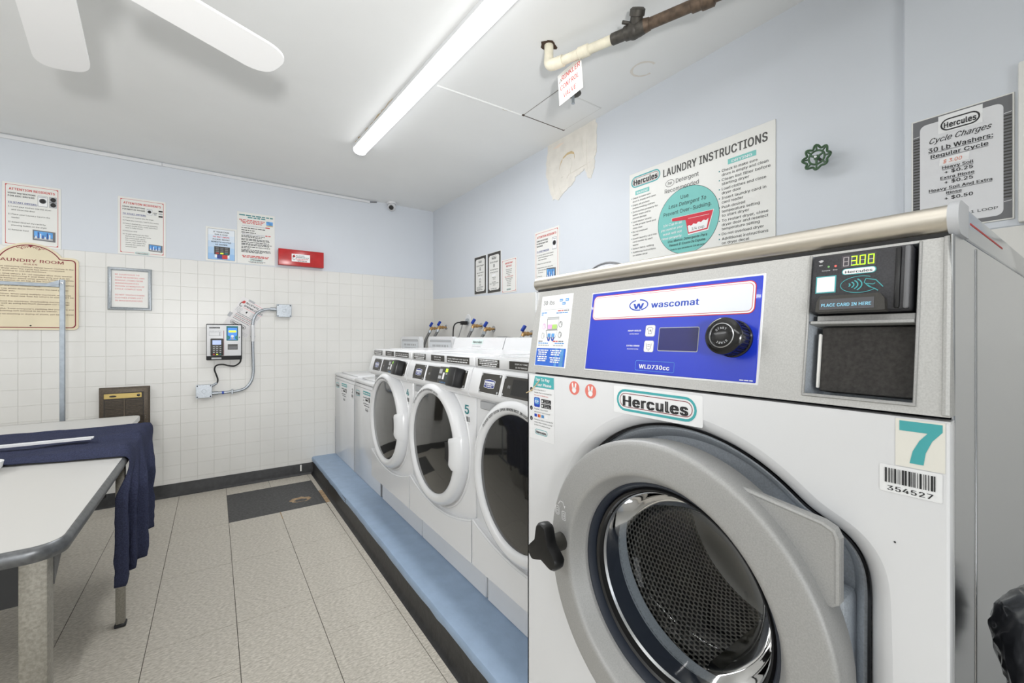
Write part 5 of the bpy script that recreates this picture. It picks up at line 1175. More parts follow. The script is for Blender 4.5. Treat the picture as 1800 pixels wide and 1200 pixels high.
for k, (z, a, b) in enumerate(((1.2605, 'HEAVY SOILED', 'EXTRA WASH'), (1.2325, 'EXTRA RINSE', 'ENJUAGUE EXTRA'))):
    F.text(M_wht, a, 0.313, pz(z-0.001), 0.0042, w=0.030, al='c', bold=0.04, L=2); F.text(M_wht, b, 0.313, pz(z-0.0065), 0.0026, w=0.021 if k == 0 else 0.026, al='c', bold=0.03, L=2)
    F.rrect('button', M_lgrey, 0.3375, pz(z-0.0107), 0.3585, pz(z+0.0103), 0.004, 1); F.rrect('button', M_wht, 0.3383, pz(z-0.0099), 0.3577, pz(z+0.0095), 0.0035, 2)
    c, zz = 0.348, pz(z)
    if k == 0: F.line('button', M_dark, [(c-0.0065, zz+0.003), (c-0.003, zz+0.006), (c+0.003, zz+0.006), (c+0.0065, zz+0.003), (c+0.004, zz+0.001), (c+0.0035, zz-0.006), (c-0.0035, zz-0.006), (c-0.004, zz+0.001), (c-0.0065, zz+0.003)], 0.0008, 3); F.poly('button', M_dark, [(c-0.001, zz+0.001), (c+0.001, zz+0.002), (c+0.0015, zz-0.001), (c, zz-0.003)], 3)
    else:
        F.line('button', M_dark, [(c-0.0055, zz+0.005), (c-0.0035, zz-0.005), (c+0.0035, zz-0.005), (c+0.0055, zz+0.005)], 0.0008, 3)
        for j in range(2): F.line('button', M_dark, [(c-0.0025, zz+0.003-j*0.003), (c+0.0025, zz+0.003-j*0.003)], 0.0008, 3)
        F.disc('button', M_dark, c, zz-0.0075, 0.0009, n=8, L=3)
F.rrect('screen', M_lgrey, 0.3665, pz(1.2245), 0.4425, pz(1.266), 0.003, 1); F.rrect('screen', M_screen, 0.3678, pz(1.2258), 0.4412, pz(1.2647), 0.002, 2)
F.frame('name_plate', M_sky, 0.3225, pz(1.1885), 0.403, pz(1.2065), 0.0007, 0.003, 1); F.text(M_wht, 'WLD730cc', 0.3625, pz(1.1925), 0.0115, w=0.063, al='c', bold=0.03, L=2, pt='name_plate')
F.bars(M_wht, 0.512, 0.531, pz(1.1855), 0.0014, 140); F.flush()
kb = part('dial', MB().lathe([(0.0285, 0.0), (0.0285, -0.003), (0.0265, -0.004), (0.0265, -0.026), (0.0275, -0.027), (0.0275, -0.031), (0.024, -0.0345), (0.0185, -0.0355), (0.0175, -0.034), (0.0165, -0.0345), (0, -0.0345)], (0, 0, 0), 'y', 40, M=PM@Matrix.Translation((0.4985, -0.002, pz(1.2465)))), mat('glossy black', (16, 16, 17), 0.15), bf, 'black start dial')
kM = PM@Matrix.Translation((0.4985, -0.002, pz(1.2465)))
part('dial_ring', MB().lathe([(0.0165, -0.0348), (0.0172, -0.0362), (0.0185, -0.0357)], (0, 0, 0), 'y', 36, M=kM), M_chrome, kb)
kn = MB()
for k in range(30):
    a = 2*PI*k/30; kn.box(-0.0008, 0.0008, -0.025, -0.006, 0.026, 0.0275, M=kM@Matrix.Rotation(a, 4, 'Y'))
part('knurl', kn, M_black, kb, kind='stuff')
F = Face(kb, kM, -0.0347)
F.arc_text(M_lgrey, 'START', 0, 0, 0.0095, R_(142), 0.0052, L=1, bold=0.02)
F2 = Face(kb, kM@Matrix.Rotation(PI, 4, 'Y'), -0.0347); F2.arc_text(M_lgrey, 'START', 0, 0, 0.0095, R_(142), 0.0052, L=1, bold=0.02); F.flush(); F2.flush()
lc = part('load_chart', MB().rbox(0.0235, 0.132, -0.0012, 0.001, pz(1.1805), pz(1.3475), 0.0006, 1, M=PM), M_wht, head, 'white and blue load chart sticker')
F = Face(lc, PM, -0.0013)
F.rect('chart', mat('chart blue', (48, 104, 204), 0.4), 0.0265, pz(1.1825), 0.1295, pz(1.223), 1); F.rect('chart', M_sky, 0.095, pz(1.1825), 0.124, pz(1.223), 2); F.rect('chart', mat('chart blue', (48, 104, 204), 0.4), 0.103, pz(1.1825), 0.112, pz(1.223), 3)
F.text(M_ink, '30', 0.033, pz(1.3255), 0.0155, bold=0.0); F.text(M_grey, 'lbs', 0.056, pz(1.3255), 0.0155)
for a, b in ((0.090, 1.331), (0.110, 1.331), (0.100, 1.323)): F.rect('chart', M_sky, a, pz(b), a+0.011, pz(b+0.006), 1); F.rect('chart', M_wht, a+0.002, pz(b+0.002), a+0.009, pz(b+0.003), 2)
F.rect('chart', M_lgrey, 0.029, pz(1.3135), 0.1265, pz(1.3142), 1)
for a, b, z, m in ((0.03, 0.052, 1.3055, M_sky), (0.03, 0.038, 1.301, M_sky), (0.088, 0.108, 1.3085, M_red), (0.109, 0.126, 1.3085, M_grey), (0.084, 0.126, 1.3035, M_sky), (0.03, 0.045, 1.238, M_grey), (0.03, 0.066, 1.2335, M_sky), (0.083, 0.10, 1.238, M_red), (0.102, 0.122, 1.238, M_grey), (0.09, 0.122, 1.2335, M_sky), (0.03, 0.07, 1.2285, M_lgrey), (0.085, 0.122, 1.2285, M_lgrey)):
    F.bars(m, a, b, pz(z), 0.0022, 150)
bx = [(0.054, 1.291), (0.096, 1.291), (0.092, 1.267), (0.058, 1.267)]
F.line('chart', M_grey, [(a, pz(b)) for a, b in bx+[bx[0]]], 0.0012, 2); F.line('chart', M_lgrey, [(0.054, pz(1.2945)), (0.096, pz(1.2945))], 0.0025, 2)
F.rect('chart', mat('pink print', (230, 176, 222), 0.5), 0.059, pz(1.268), 0.074, pz(1.278), 3); F.rect('chart', mat('lime print', (176, 216, 120), 0.5), 0.075, pz(1.268), 0.091, pz(1.278), 3)
F.line('chart', M_grey, [(0.054, pz(1.265)), (0.094, pz(1.265)), (0.089, pz(1.247)), (0.059, pz(1.247)), (0.054, pz(1.265))], 0.0012, 2)
for x in (0.067, 0.081): F.disc('chart', MB_, x, pz(1.248), 0.005, 0.009, 3, 20, PI, 2*PI); F.rect('chart', M_sky, x-0.005, pz(1.248), x+0.005, pz(1.257), 3); F.disc('chart', M_lgrey, x, pz(1.249), 0.0025, 0.006, 4, 14, PI, 2*PI)
for x, z, m in ((0.045, 1.274, mat('pink print', (230, 176, 222), 0.5)), (0.103, 1.278, M_grey), (0.044, 1.252, M_lgrey), (0.104, 1.254, M_grey)): F.ring('chart', m, x, pz(z), 0.006, 0.007, 0.0012, 2, 16); F.line('chart', m, [(x-0.003, pz(z+0.008)), (x+0.005, pz(z-0.004))], 0.001, 2)
for k, (x, z) in enumerate(((0.033, 1.2165), (0.033, 1.2015), (0.079, 1.2165), (0.079, 1.2))):
    for j in range(3): F.bars(M_wht, x+(0.003 if j else 0), x+0.038-j*0.003, pz(z-j*0.0047), 0.0027, 160+k*5+j, 4)
F.flush()

# stainless lid with rounded nose
nose = [(0.037-0.0155*math.sin(PI*k/14), 1.380+0.016*math.cos(PI*k/14)) for k in range(15)]
np_ = [(0.72, 1.396)]+nose+[(0.72, 1.364)]
lid = part('lid', MB().prism(np_, -0.004, BW-0.004, 'x'), M_lid, big, 'brushed steel top with a rounded nose', angle=50)
nose2 = [(0.037-0.0175*math.sin(PI*k/14), 1.380+0.0185*math.cos(PI*k/14)) for k in range(15)]
part('lid_end_cap', MB().prism([(0.075, 1.3985)]+nose2+[(0.075, 1.3615)], BW-0.006, BW+0.003, 'x'), mat('grey plastic', (188, 190, 193), 0.4), lid, angle=50)
part('lid_side', MB().rbox(BW-0.004, BW+0.002, 0.07, 0.72, 1.362, 1.397, 0.003, 2), M_side, lid); part('red_line', MB().box(BW+0.002, BW+0.0025, 0.09, 0.33, 1.380, 1.382), M_red, lid)

# door
def ringd(prof, n=96): return MB().lathe(prof, (DCX, 0, DCZ), 'y', n)
door = part('door', ringd([(0.246, 0.0), (0.250, -0.03), (0.2505, -0.0505), (0.249, -0.055), (0.2455, -0.0578), (0.242, -0.0586), (0.235, -0.0592), (0.203, -0.0618), (0.1985, -0.0618), (0.195, -0.0610), (0.1925, -0.0590), (0.1905, -0.0565), (0.1885, -0.052), (0.1775, -0.033), (0.1755, -0.029), (0.175, 0.02)]), M_silver, big, 'round silver door ring', angle=50)
part('hinge_cover', MB().prism([(0.565, 0.9365), (0.610, 0.934), (0.638, 0.932), (0.645, 0.938), (0.645, 1.014), (0.640, 1.024), (0.628, 1.0295), (0.50, 1.046)], -0.036, -0.022), M_silver, door, angle=15)
part('hinge_block', MB().rbox(0.53, 0.615, -0.024, 0.046, 0.945, 1.01, 0.006, 2), M_silver2, door)
part('hinge_edge', MB().tube([(0.52, -0.0335, 1.0425), (0.628, -0.0335, 1.0265), (0.639, -0.0335, 1.021), (0.642, -0.0335, 1.012), (0.642, -0.0335, 0.938)], 0.0035, 8), M_silver, door)
part('hinge_arm', MB().rbox(0.60, 0.64, 0.0, 0.045, 0.70, 0.93, 0.008, 2), M_silver2, door)
part('gasket', ringd([(0.176, -0.026), (0.171, -0.027), (0.166, -0.018), (0.164, 0.004), (0.163, 0.05)]), M_gasket, door, 'dark navy rubber gasket')
part('glass_rim', ringd([(0.1645, -0.012), (0.161, -0.016), (0.157, -0.013), (0.155, 0.0)]), M_black, door)
part('door_glass', ringd([(0.163, -0.004), (0.157, -0.006), (0.152, 0.01), (0.145, 0.045), (0.130, 0.072), (0.10, 0.088), (0.05, 0.096), (0.0, 0.098)]), M_glass, door, 'clear bowl-shaped door glass')
part('glass_lip', ringd([(0.1575, -0.0005), (0.154, -0.0035), (0.1515, 0.001)]), M_chrome, door)
kM = Matrix.Translation((DCX-0.213, -0.062, DCZ+0.012))@Matrix.Rotation(R_(-2), 4, 'Y')
q = []
for k in range(3):
    for da, r_ in ((-60, 0.0225), (-42, 0.0265), (-27, 0.034), (-19, 0.0405), (-14, 0.0435), (0, 0.0455), (14, 0.0435), (19, 0.0405), (27, 0.034), (42, 0.0265)):
        a = R_(90+120*k+da); q.append((r_*math.cos(a), r_*math.sin(a)))
kb = MB(); n = len(q)
loft_ = [(1.0, -0.030), (1.05, -0.034), (1.05, -0.048), (0.97, -0.053), (0.6, -0.054)]
vs = [(x*s_, y, z*s_) for s_, y in loft_ for x, z in q]
kb.add(vs, [(k*n+i, k*n+(i+1) % n, (k+1)*n+(i+1) % n, (k+1)*n+i) for k in range(len(loft_)-1) for i in range(n)]+[tuple(range(n)), tuple(range((len(loft_)-1)*n, len(loft_)*n))], kM)
kn_ = part('door_knob', kb, M_black, door, 'black three-lobed door knob')
part('knob_shaft', MB().lathe([(0.017, 0.004), (0.017, -0.014), (0.013, -0.032)], (0, 0, 0), 'y', 20, M=kM), M_dark, kn_)
F = Face(door, None, -0.0622); F.step = 0.0003
for x, z, rt in ((0.181, 0.902, 0.25), (0.200, 0.896, -0.1)):
    F.frame('lock_symbol', M_wht, x-0.006, z-0.010, x+0.006, z+0.008, 0.0010, 0.004, 1); F.rect('lock_symbol', M_wht, x-0.003, z-0.002, x+0.003, z-0.001, 1); F.frame('lock_symbol', M_wht, x-0.003, z-0.007, x+0.003, z+0.004, 0.0008, 0.001, 1)
F.line('lock_symbol', M_wht, [(0.184, 0.914), (0.189, 0.921), (0.197, 0.921), (0.202, 0.913)], 0.0012, 1); F.poly('lock_symbol', M_wht, [(0.1995, 0.9145), (0.2045, 0.9155), (0.203, 0.9095)], 1); F.flush()

# drum
def cyl_uv(name, r0, y0, r1, y1, n=72, m=10):
    vs = []; fs = []; uv = []
    for j in range(m+1):
        t = j/m
        for i in range(n+1):
            a = 2*PI*i/n; r = r0+(r1-r0)*t; vs.append((DCX+r*math.cos(a), y0+(y1-y0)*t, DCZ+r*math.sin(a)-0.15)); uv.append((a*0.235, t*math.hypot(y1-y0, r1-r0)))
    for j in range(m):
        for i in range(n): fs.append((j*(n+1)+i, (j+1)*(n+1)+i, (j+1)*(n+1)+i+1, j*(n+1)+i+1))
    me = bpy.data.meshes.new(name); me.from_pydata(vs, [], fs); me.update(); me.materials.append(M_drum)
    l = me.uv_layers.new(name='UVMap')
    for lp in me.loops: l.data[lp.index].uv = uv[lp.vertex_index]
    me.polygons.foreach_set('use_smooth', [True]*len(me.polygons))
    o = bpy.data.objects.new(name, me); COL.objects.link(o); o.parent = big; ZOFF[o.name] = (0, 0, 0.15); return o
drum = cyl_uv('drum', 0.235, 0.115, 0.235, 0.42); drum['label'] = 'perforated steel drum'
part('drum_mouth', ringd([(0.172, 0.062), (0.174, 0.088), (0.186, 0.098), (0.225, 0.104), (0.235, 0.116)]), mat('dark drum lip', (84, 84, 86), 0.42, metal=0.7), drum)
part('drum_back', ringd([(0.235, 0.42), (0.215, 0.432), (0.10, 0.425), (0.06, 0.405), (0.0, 0.40)]), mat('dull steel', (128, 126, 122), 0.5, metal=0.9), drum)
for k in range(3):
    a = R_(60+120*k); part('drum_lifter', MB().prism([(-0.03, 0.234), (0.03, 0.234), (0.012, 0.188), (-0.012, 0.188)], 0.13, 0.41, M=Matrix.Translation((DCX, 0, DCZ))@Matrix.Rotation(a, 4, 'Y')), M_steel, drum)

# stickers on the white front
F = Face(fp, None, -0.0003)
F.rrect('sticker', M_wht, 0.274, 1.106, 0.456, 1.1565, 0.003, 1); F.logo(0.282, 1.1115, 0.164, 0.0405, L=2)
F.rrect('number_label', mat('yellowed label', (233, 231, 222), 0.45), 0.6865, 1.1055, 0.7265, 1.1585, 0.001, 1)
F.poly('number_label', M_teal, [(0.690, 1.1455), (0.690, 1.1565), (0.7245, 1.1565), (0.7245, 1.1485), (0.7165, 1.1375), (0.7115, 1.124), (0.7098, 1.1105), (0.6985, 1.1105), (0.701, 1.124), (0.7065, 1.1365), (0.7130, 1.1455)], 2)
F.rrect('sticker#b', M_wht, 0.6725, 1.0735, 0.7245, 1.1045, 0.002, 1); barcode(F, 0.6775, 1.0845, 0.043, 0.0165, 17, seed=9); F.text(M_ink, '354527', 0.6985, 1.0758, 0.0085, w=0.038, al='c', bold=0.02)
for x, z in ((0.1645, 1.1405), (0.2125, 1.1385)):
    F.disc('rabbit_sticker#%.3f' % x, M_pink, x, z, 0.0155, 0.0145, 1, 32); F.disc('rabbit_sticker#%.3f' % x, M_wht, x, z-0.0042, 0.0062, 0.0062, 2, 20)
    for sx in (-1, 1): F.poly('rabbit_sticker#%.3f' % x, M_wht, [(x+sx*0.0015, z), (x+sx*0.0058, z), (x+sx*0.0072, z+0.009), (x+sx*0.0045, z+0.0115), (x+sx*0.0028, z+0.009)], 2)
F.rrect('phone_sticker', mat('clear sticker', (231, 232, 233), 0.3), 0.008, 1.006, 0.100, 1.158, 0.001, 1)
F.poly('phone_sticker', M_teal, [(0.030, 1.1565), (0.0985, 1.1565), (0.0985, 1.130), (0.022, 1.130)], 2)
F.text(M_wht, 'Tap To Pay', 0.032, 1.1455, 0.0105, w=0.052, bold=0.035, shear=0.1, L=3); F.text(M_wht, 'Your Phone', 0.034, 1.1335, 0.0105, w=0.056, bold=0.035, shear=0.1, L=3)
for k, z in enumerate((1.1235, 1.0785, 1.0535)): F.disc('bullet', M_ink, 0.0155, z, 0.0052, n=18, L=2); F.text(M_wht, str(k+1), 0.0155, z-0.003, 0.0065, al='c', L=3, pt='bullet')
for t, z, m in (('Go to App Store or', 1.1225, M_ink), ('Google Play to download the', 1.116, M_ink), ('Hercules CP Mobile app', 1.1095, M_red), ('Register, sign in and', 1.077, M_ink), ('add funds to your account', 1.070, M_ink), ('Using your phone, scan the QR', 1.052, M_ink), ('code or enter machine number', 1.0455, M_ink), ('to start the washer/dryer', 1.039, M_ink)): F.text(m, t, 0.027, z, 0.0046, w=0.00235*len(t), bold=0.0)
F.rrect('app_icon', MB_, 0.0265, 1.083, 0.0485, 1.106, 0.004, 2); F.rrect('app_icon', M_sky, 0.029, 1.0895, 0.046, 1.1045, 0.005, 3); F.text(M_wht, 'CP', 0.0375, 1.0935, 0.0085, w=0.013, al='c', L=4, pt='app_icon', bold=0.03)
for z, a, b in ((1.0945, 'Download on the', 'App Store'), (1.0835, 'GET IT ON', 'Google Play')): F.rrect('store_badge', M_ink, 0.053, z, 0.0885, z+0.0095, 0.0015, 2); F.disc('store_badge', M_wht, 0.0575, z+0.0045, 0.0023, 0.0027, 3, 12); F.text(M_wht, a, 0.0635, z+0.0062, 0.002, w=0.018, L=3, pt='store_badge'); F.text(M_wht, b, 0.0635, z+0.0018, 0.0038, w=0.022, L=3, pt='store_badge')
for k, m in enumerate((MB_, M_red, M_sky, M_wht)): F.rrect('card_mark', m, 0.0275+k*0.013, 1.0595, 0.0375+k*0.013, 1.0665, 0.001, 2)
F.disc('card_mark', mat('orange print', (232, 140, 52), 0.5), 0.048, 1.063, 0.003, n=14, L=3)
F.logo(0.030, 1.0185, 0.046, 0.0125, L=2, slim=True, pt='badge#2')
F.flush()
part('bent_stick', MB().tube([(-0.002, -0.003, 1.1125), (0.02, -0.0035, 1.1215), (0.05, -0.003, 1.1475)], 0.0012, 6), M_ochre, fp, 'thin tan cord across the sticker')
part('speck', MB().ball((0.686, -0.0005, 1.018), 0.001, 0.0008, 0.0012, 8, 5), M_ink, fp)

# ------------------------------------------------------------ tables, cloth and small things on the left
def table(name, label, x0, x1, y0, y1, r, edge_m, loc, seed, legs_m):
    o = wthing(name, label, 'table', loc); zt = 0.745
    def rp_(i, rr_):
        q = []
        for cx, cy, a in ((x1-rr_, y0+rr_, -PI/2), (x1-rr_, y1-rr_, 0), (x0+rr_, y1-rr_, PI/2), (x0+rr_, y0+rr_, PI)):
            q += [(cx+(rr_-i)*math.cos(a+PI/2*k/8), cy+(rr_-i)*math.sin(a+PI/2*k/8)) for k in range(9)]
        return q
    part('tabletop', MB().prism(rp_(0.006, r), zt-0.028, zt, 'z'), M_lam, o)
    prof = [(0.008, zt+0.0008), (0.004, zt+0.0012), (0.0, zt-0.002), (-0.004, zt-0.010), (-0.005, zt-0.018), (-0.004, zt-0.028), (0.0, zt-0.036), (0.008, zt-0.038)]
    if edge_m is M_lam: prof = [(0.010, zt+0.0006), (0.003, zt), (0.0, zt-0.004), (0.0, zt-0.028), (0.006, zt-0.03)]
    loops = [rp_(i, r) for i, _ in prof]; n = len(loops[0]); vs = [(p[0], p[1], prof[k][1]) for k in range(len(prof)) for p in loops[k]]
    part('edge_band', MB().add(vs, [(k*n+i, k*n+(i+1) % n, (k+1)*n+(i+1) % n, (k+1)*n+i) for k in range(len(prof)-1) for i in range(n)]), edge_m, o)
    s = 0.05; i_ = 0.055
    part('apron', MB().box(x0+i_, x1-i_-0.01, y0+i_+0.03, y0+i_+0.05, zt-0.165, zt-0.028), M_blk_metal, o)
    part('apron', MB().box(x0+i_, x1-i_-0.01, y1-i_-0.05, y1-i_-0.03, zt-0.165, zt-0.028), M_blk_metal, o)
    part('side_rail', MB().prism([(y0+i_+0.05, zt-0.028), (y1-i_-0.05, zt-0.028), (y1-i_-0.05, zt-0.075), (y0+i_+0.05, zt-0.105)], x1-i_-0.018, x1-i_-0.004, 'x'), M_alu, o)
    return o, i_, s
nt, _, _ = table('folding_table', 'white laminate table with a dark worn metal edge, in the foreground at left', -1.55, -0.305, 1.485, 2.515, 0.062, M_alu, (-0.93, 1.97, 0), 1, None)
def leg(o, x0, x1, y0, y1, m, gus=False):
    l = part('leg', MB().rbox(x0, x1, y0, y1, 0.012, 0.718, 0.005, 2), m, o)
    part('foot', MB().rbox(x0-0.004, x1+0.004, y0-0.004, y1+0.004, 0, 0.014, 0.003, 1), M_blk_metal, l); return l
leg(nt, -0.398, -0.346, 1.560, 1.612, M_rust); leg(nt, -0.347, -0.316, 2.462, 2.496, M_rust); leg(nt, -1.49, -1.44, 1.56, 1.61, M_rust); leg(nt, -1.49, -1.44, 2.36, 2.41, M_rust)
part('corner_brace', MB().prism([(1.606, 0.716), (1.606, 0.60), (1.735, 0.716)], -0.352, -0.344, 'x'), M_alu, nt)
ft, _, _ = table('folding_table', 'white laminate table by the far wall, half under a dark blue cloth', -1.62, -0.388, 2.525, 3.625, 0.045, M_lam, (-1.0, 3.05, 0), 2, None)
leg(ft, -0.79, -0.75, 2.58, 2.62, M_rust); leg(ft, -0.79, -0.75, 3.50, 3.54, M_rust); leg(ft, -1.57, -1.53, 2.56, 2.60, M_rust); leg(ft, -1.57, -1.53, 3.52, 3.56, M_rust)

# navy cloth lying along the tables' joint and hanging off the right end
def cloth():
    S, T = 64, 92; rows = []
    for i in range(S+1):
        s = i/S                                   # 0: front edge, 1: back edge
        yf = 2.472+0.728*s
        hang = 0.455+0.10*math.sin(s*3.0+0.5)-(0.16*max(0, s-0.52)/0.48)
        if s < 0.47: hang = 0.485-0.04*s/0.47
        else: hang = 0.435+0.03*(s-0.5)/0.5
        row = []
        for j in range(T+1):
            t = j/T
            if t < 0.6:                           # on the table top
                a = t/0.6; x = -1.60+a*(1.60-0.298)
                y = yf+0.012*math.sin(x*5+s*2)-0.085*(1-s)**2*max(0, (a-0.7)/0.3)
                fold = 0.006*max(0, math.sin(s*26+x*1.5))*(0.25+a*a)+0.004*noise.noise((x*9, y*9, 1.0))+0.002*noise.noise((x*30, y*30, 2.0))
                w1 = max(0, (a-0.72)/0.28); w2 = max(0, (a-0.35)/0.65)
                ridge = 0.040*math.exp(-((s-0.13-0.06*(1-a))/0.05)**2)*w1+0.036*math.exp(-((s-0.46+0.25*(1-a))/0.06)**2)*w1+0.016*math.exp(-((s-0.07)/0.025)**2)*w2+0.010*math.exp(-((s-0.94)/0.025)**2)+0.012*math.exp(-((s-0.72-0.2*(1-a))/0.04)**2)*w1
                z = 0.7525+max(-0.003, fold)+ridge
                drop = max(0, a-0.975)/0.025; z -= 0.006*drop*drop
                row.append((x, y, z))
            else:
                b = (t-0.6)/0.4; d = b*hang
                k = min(1.0, b*3.0); k = k*k*(3-2*k)
                def plan(P, q):
                    q *= len(P)-1; i0 = min(int(q), len(P)-2); f = q-i0; f = f*f*(3-2*f) if False else f
                    return P[i0][0]*(1-f)+P[i0+1][0]*f, P[i0][1]*(1-f)+P[i0+1][1]*f
                if s < 0.47:
                    px_, py_ = plan([(-0.322, 2.30), (-0.288, 2.285), (-0.298, 2.38), (-0.268, 2.37), (-0.275, 2.45), (-0.240, 2.45), (-0.268, 2.53), (-0.30, 2.58)], s/0.47)
                else:
                    px_, py_ = plan([(-0.30, 2.60), (-0.262, 2.64), (-0.290, 2.73), (-0.250, 2.79), (-0.278, 2.87), (-0.30, 2.95)], (s-0.47)/0.53)
                tx, ty = -0.296+0.014*math.sin(min(b*8, 1.57)), yf-0.085*(1-s)**2
                x = tx*(1-k)+px_*k+0.008*noise.noise((s*7, b*4, 5.0))*min(1, b*3)+0.004*noise.noise((s*22, b*12, 3.0))*k
                y = ty*(1-k)+py_*k+0.01*noise.noise((s*6, b*3, 8.0))*k-(0.03*b if s < 0.1 else 0)
                z = 0.7465-d+0.035*math.exp(-((s-0.40)/0.08)**2)*(1-min(1, b*3))
                row.append((x, y, z))
        rows.append(row)
    return rows
cl = MB().grid(cloth())
co = part('navy_cloth', cl, M_navy, None, angle=180); md = co.modifiers.new('thick', 'SOLIDIFY'); md.thickness = 0.004; md.offset = 1.0
tag(co, 'dark navy cloth lying across the tables and hanging off their right end', 'cloth')
part('hem', MB().tube([(cloth()[i][92][0], cloth()[i][92][1], cloth()[i][92][2]) for i in range(0, 29)], 0.0035, 6), M_navy, co)

o = wthing('plastic_rod', 'long flat white plastic strip lying on the navy cloth', 'strip', (-0.85, 2.72, 0.757))
a, b = Vector((-1.10, 2.775, 0.770)), Vector((-0.455, 2.69, 0.784)); d = (b-a).normalized(); sd = Vector((-d.y, d.x, 0))
def strip_box(mb, p, q, w0, w1, h):
    vs = [p-sd*w0, p+sd*w0, q+sd*w1, q-sd*w1]; return mb.add([v for v in vs]+[v+Vector((0, 0, h)) for v in vs], [(3, 2, 1, 0), (4, 5, 6, 7), (0, 1, 5, 4), (1, 2, 6, 5), (2, 3, 7, 6), (3, 0, 4, 7)])
part('strip', strip_box(MB(), a, b, 0.016, 0.016, 0.004), M_app2, o)
mb = MB(); strip_box(mb, a-sd*0.014, b-sd*0.014, 0.003, 0.003, 0.009); part('raised_edge', mb, M_app2, o)
mb = MB(); strip_box(mb, a+sd*0.014, b+sd*0.014, 0.003, 0.003, 0.009); part('raised_edge', mb, M_app2, o)
part('end_tab', strip_box(MB(), a+d*0.25-Vector((0, 0, 0.0)), a+d*0.31, 0.024, 0.018, 0.011), M_app2, o)
o = wthing('plastic_dish', 'shallow round white plastic dish at the left end of the strip', 'dish', (-0.71, 2.395, 0.747))
dx, dy = -0.71, 2.395
part('dish', MB().lathe([(0.0, 0.004), (0.045, 0.004), (0.055, 0.020), (0.060, 0.038), (0.064, 0.038), (0.060, 0.016), (0.048, 0.0), (0, 0.0)], (dx, dy, 0.747), 'z', 36), M_app2, o)
part('residue', MB().lathe([(0, 0.012), (0.030, 0.012), (0.0475, 0.0115)], (dx, dy, 0.747), 'z', 24), mat('beige residue', (226, 212, 172), 0.7), o)
part('tab', MB().rbox(dx+0.02, dx+0.045, dy-0.13, dy-0.055, 0.747, 0.757, 0.004, 2), M_app2, o)

# garment rack behind the tables
o = wthing('garment_rack', 'square grey metal garment rack standing before the cream sign', 'rack', (-1.30, 3.95, 0))
for x in (-0.810, -1.79):
    part('post', MB().rbox(x-0.012, x+0.012, 3.938, 3.962, 0.03, 1.622, 0.002, 1), M_steelbar, o)
    part('foot_bar', MB().rbox(x-0.012, x+0.012, 3.70, 4.17, 0.0, 0.03, 0.003, 1), M_steelbar, o)
    part('bracket', MB().prism([(x-0.012, 1.592), (x-0.065, 1.572), (x-0.065, 1.592), (x-0.012, 1.618)] if x > -1 else [(x+0.012, 1.592), (x+0.065, 1.572), (x+0.065, 1.592), (x+0.012, 1.618)], 3.936, 3.964), M_steelbar, o)
    part('bolt', MB().lathe([(0, -0.005), (0.006, -0.004), (0.007, 0)], (x, 3.938, 1.60), 'y', 12), M_chrome, o)
part('top_bar', MB().rbox(-1.80, -0.822, 3.939, 3.961, 1.571, 1.593, 0.002, 1), M_steelbar, o)
part('low_bar', MB().rbox(-1.79, -0.81, 3.939, 3.961, 0.12, 0.142, 0.002, 1), M_steelbar, o)

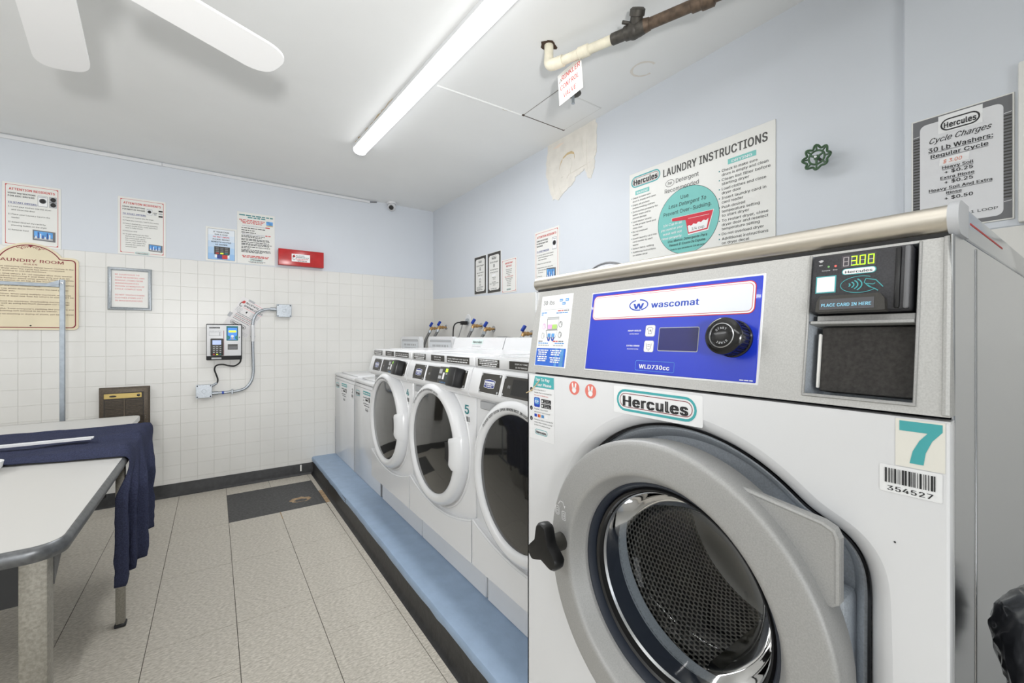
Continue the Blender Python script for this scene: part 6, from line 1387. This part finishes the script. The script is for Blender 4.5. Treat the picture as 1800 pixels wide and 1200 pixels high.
# lid leaning behind the large washer
o = wthing('round_tray', 'pale round plastic tray standing behind the top of the large washer', 'tray', (1.42, 1.28, 1.172))
part('disc', MB().lathe([(0, -0.004), (0.19, -0.004), (0.196, 0.0), (0.19, 0.006), (0, 0.006)], (0, 0, 0), 'y', 56, M=Matrix.Translation((1.40, 1.28, 1.3745))@Matrix.Rotation(R_(-90), 4, 'Z')), mat('pale grey plastic', (206, 208, 214), 0.3), o)
part('rim', MB().lathe([(0.195, -0.007), (0.201, -0.003), (0.201, 0.005), (0.195, 0.008)], (0, 0, 0), 'y', 56, M=Matrix.Translation((1.40, 1.28, 1.3745))@Matrix.Rotation(R_(-90), 4, 'Z')), M_grey, o)

# bin with a black bag beside the large washer
bx_, by_ = 0.797, -0.070
o = wthing('waste_bin', 'dark bin lined with a crumpled black plastic bag beside the large washer', 'bin', (bx_, by_, 0))
part('bin', MB().lathe([(0, 0.0), (0.10, 0.0), (0.104, 0.02), (0.120, 0.89), (0.115, 0.89), (0.10, 0.03), (0, 0.03)], (bx_, by_, 0.0), 'z', 40), M_dark, o)
rows = []
q0 = [(0.105, 0.83), (0.112, 0.91), (0.118, 0.936), (0.134, 0.944), (0.150, 0.926), (0.159, 0.898), (0.157, 0.87), (0.150, 0.84), (0.132, 0.81)]
for i in range(145):
    a = 2*PI*i/144; row = []
    for j in range(49):
        k = j/48*8; i0 = min(int(k), 7); f = k-i0; r = q0[i0][0]*(1-f)+q0[i0+1][0]*f; z = q0[i0][1]*(1-f)+q0[i0+1][1]*f
        p = (math.cos(a)*2.2, math.sin(a)*2.2, z*9)
        r += 0.012*noise.noise(p)+0.011*(0.5-abs(noise.noise((p[0]*2.2, p[1]*2.2, z*22+a*1.5))))+0.004*noise.noise((p[0]*7, p[1]*7, z*60))-0.004
        z += 0.016*noise.noise((p[0], p[1], 7+z*5))
        row.append((bx_+min(r, 0.166)*math.cos(a), by_+min(r, 0.166)*math.sin(a), z))
    rows.append(row)
bg = part('bag', MB().grid(rows), M_bag, o, 'shiny black plastic bag', angle=180)
tl = MB(); rows = []
for i in range(37):
    a = 2*PI*i/36; row = []
    for j in range(21):
        t = j/20; r = (0.008+0.030*t**1.2)*(1+0.30*math.sin(5*a+4*t)+0.25*noise.noise((t*5, math.cos(a)*2, math.sin(a)*2+3)))
        c = Vector((0.675, 0.070, 0.868))+Vector((0.11, -0.055, -0.045))*t
        row.append(c+Vector((-0.3, 0.30, 0.9)).normalized()*r*math.cos(a)+Vector((-0.45, -0.75, 0.1)).normalized()*r*math.sin(a))
    rows.append(row)
part('bag_tail', MB().grid(rows), M_bag, o, 'twisted tail of the black bag', angle=180)
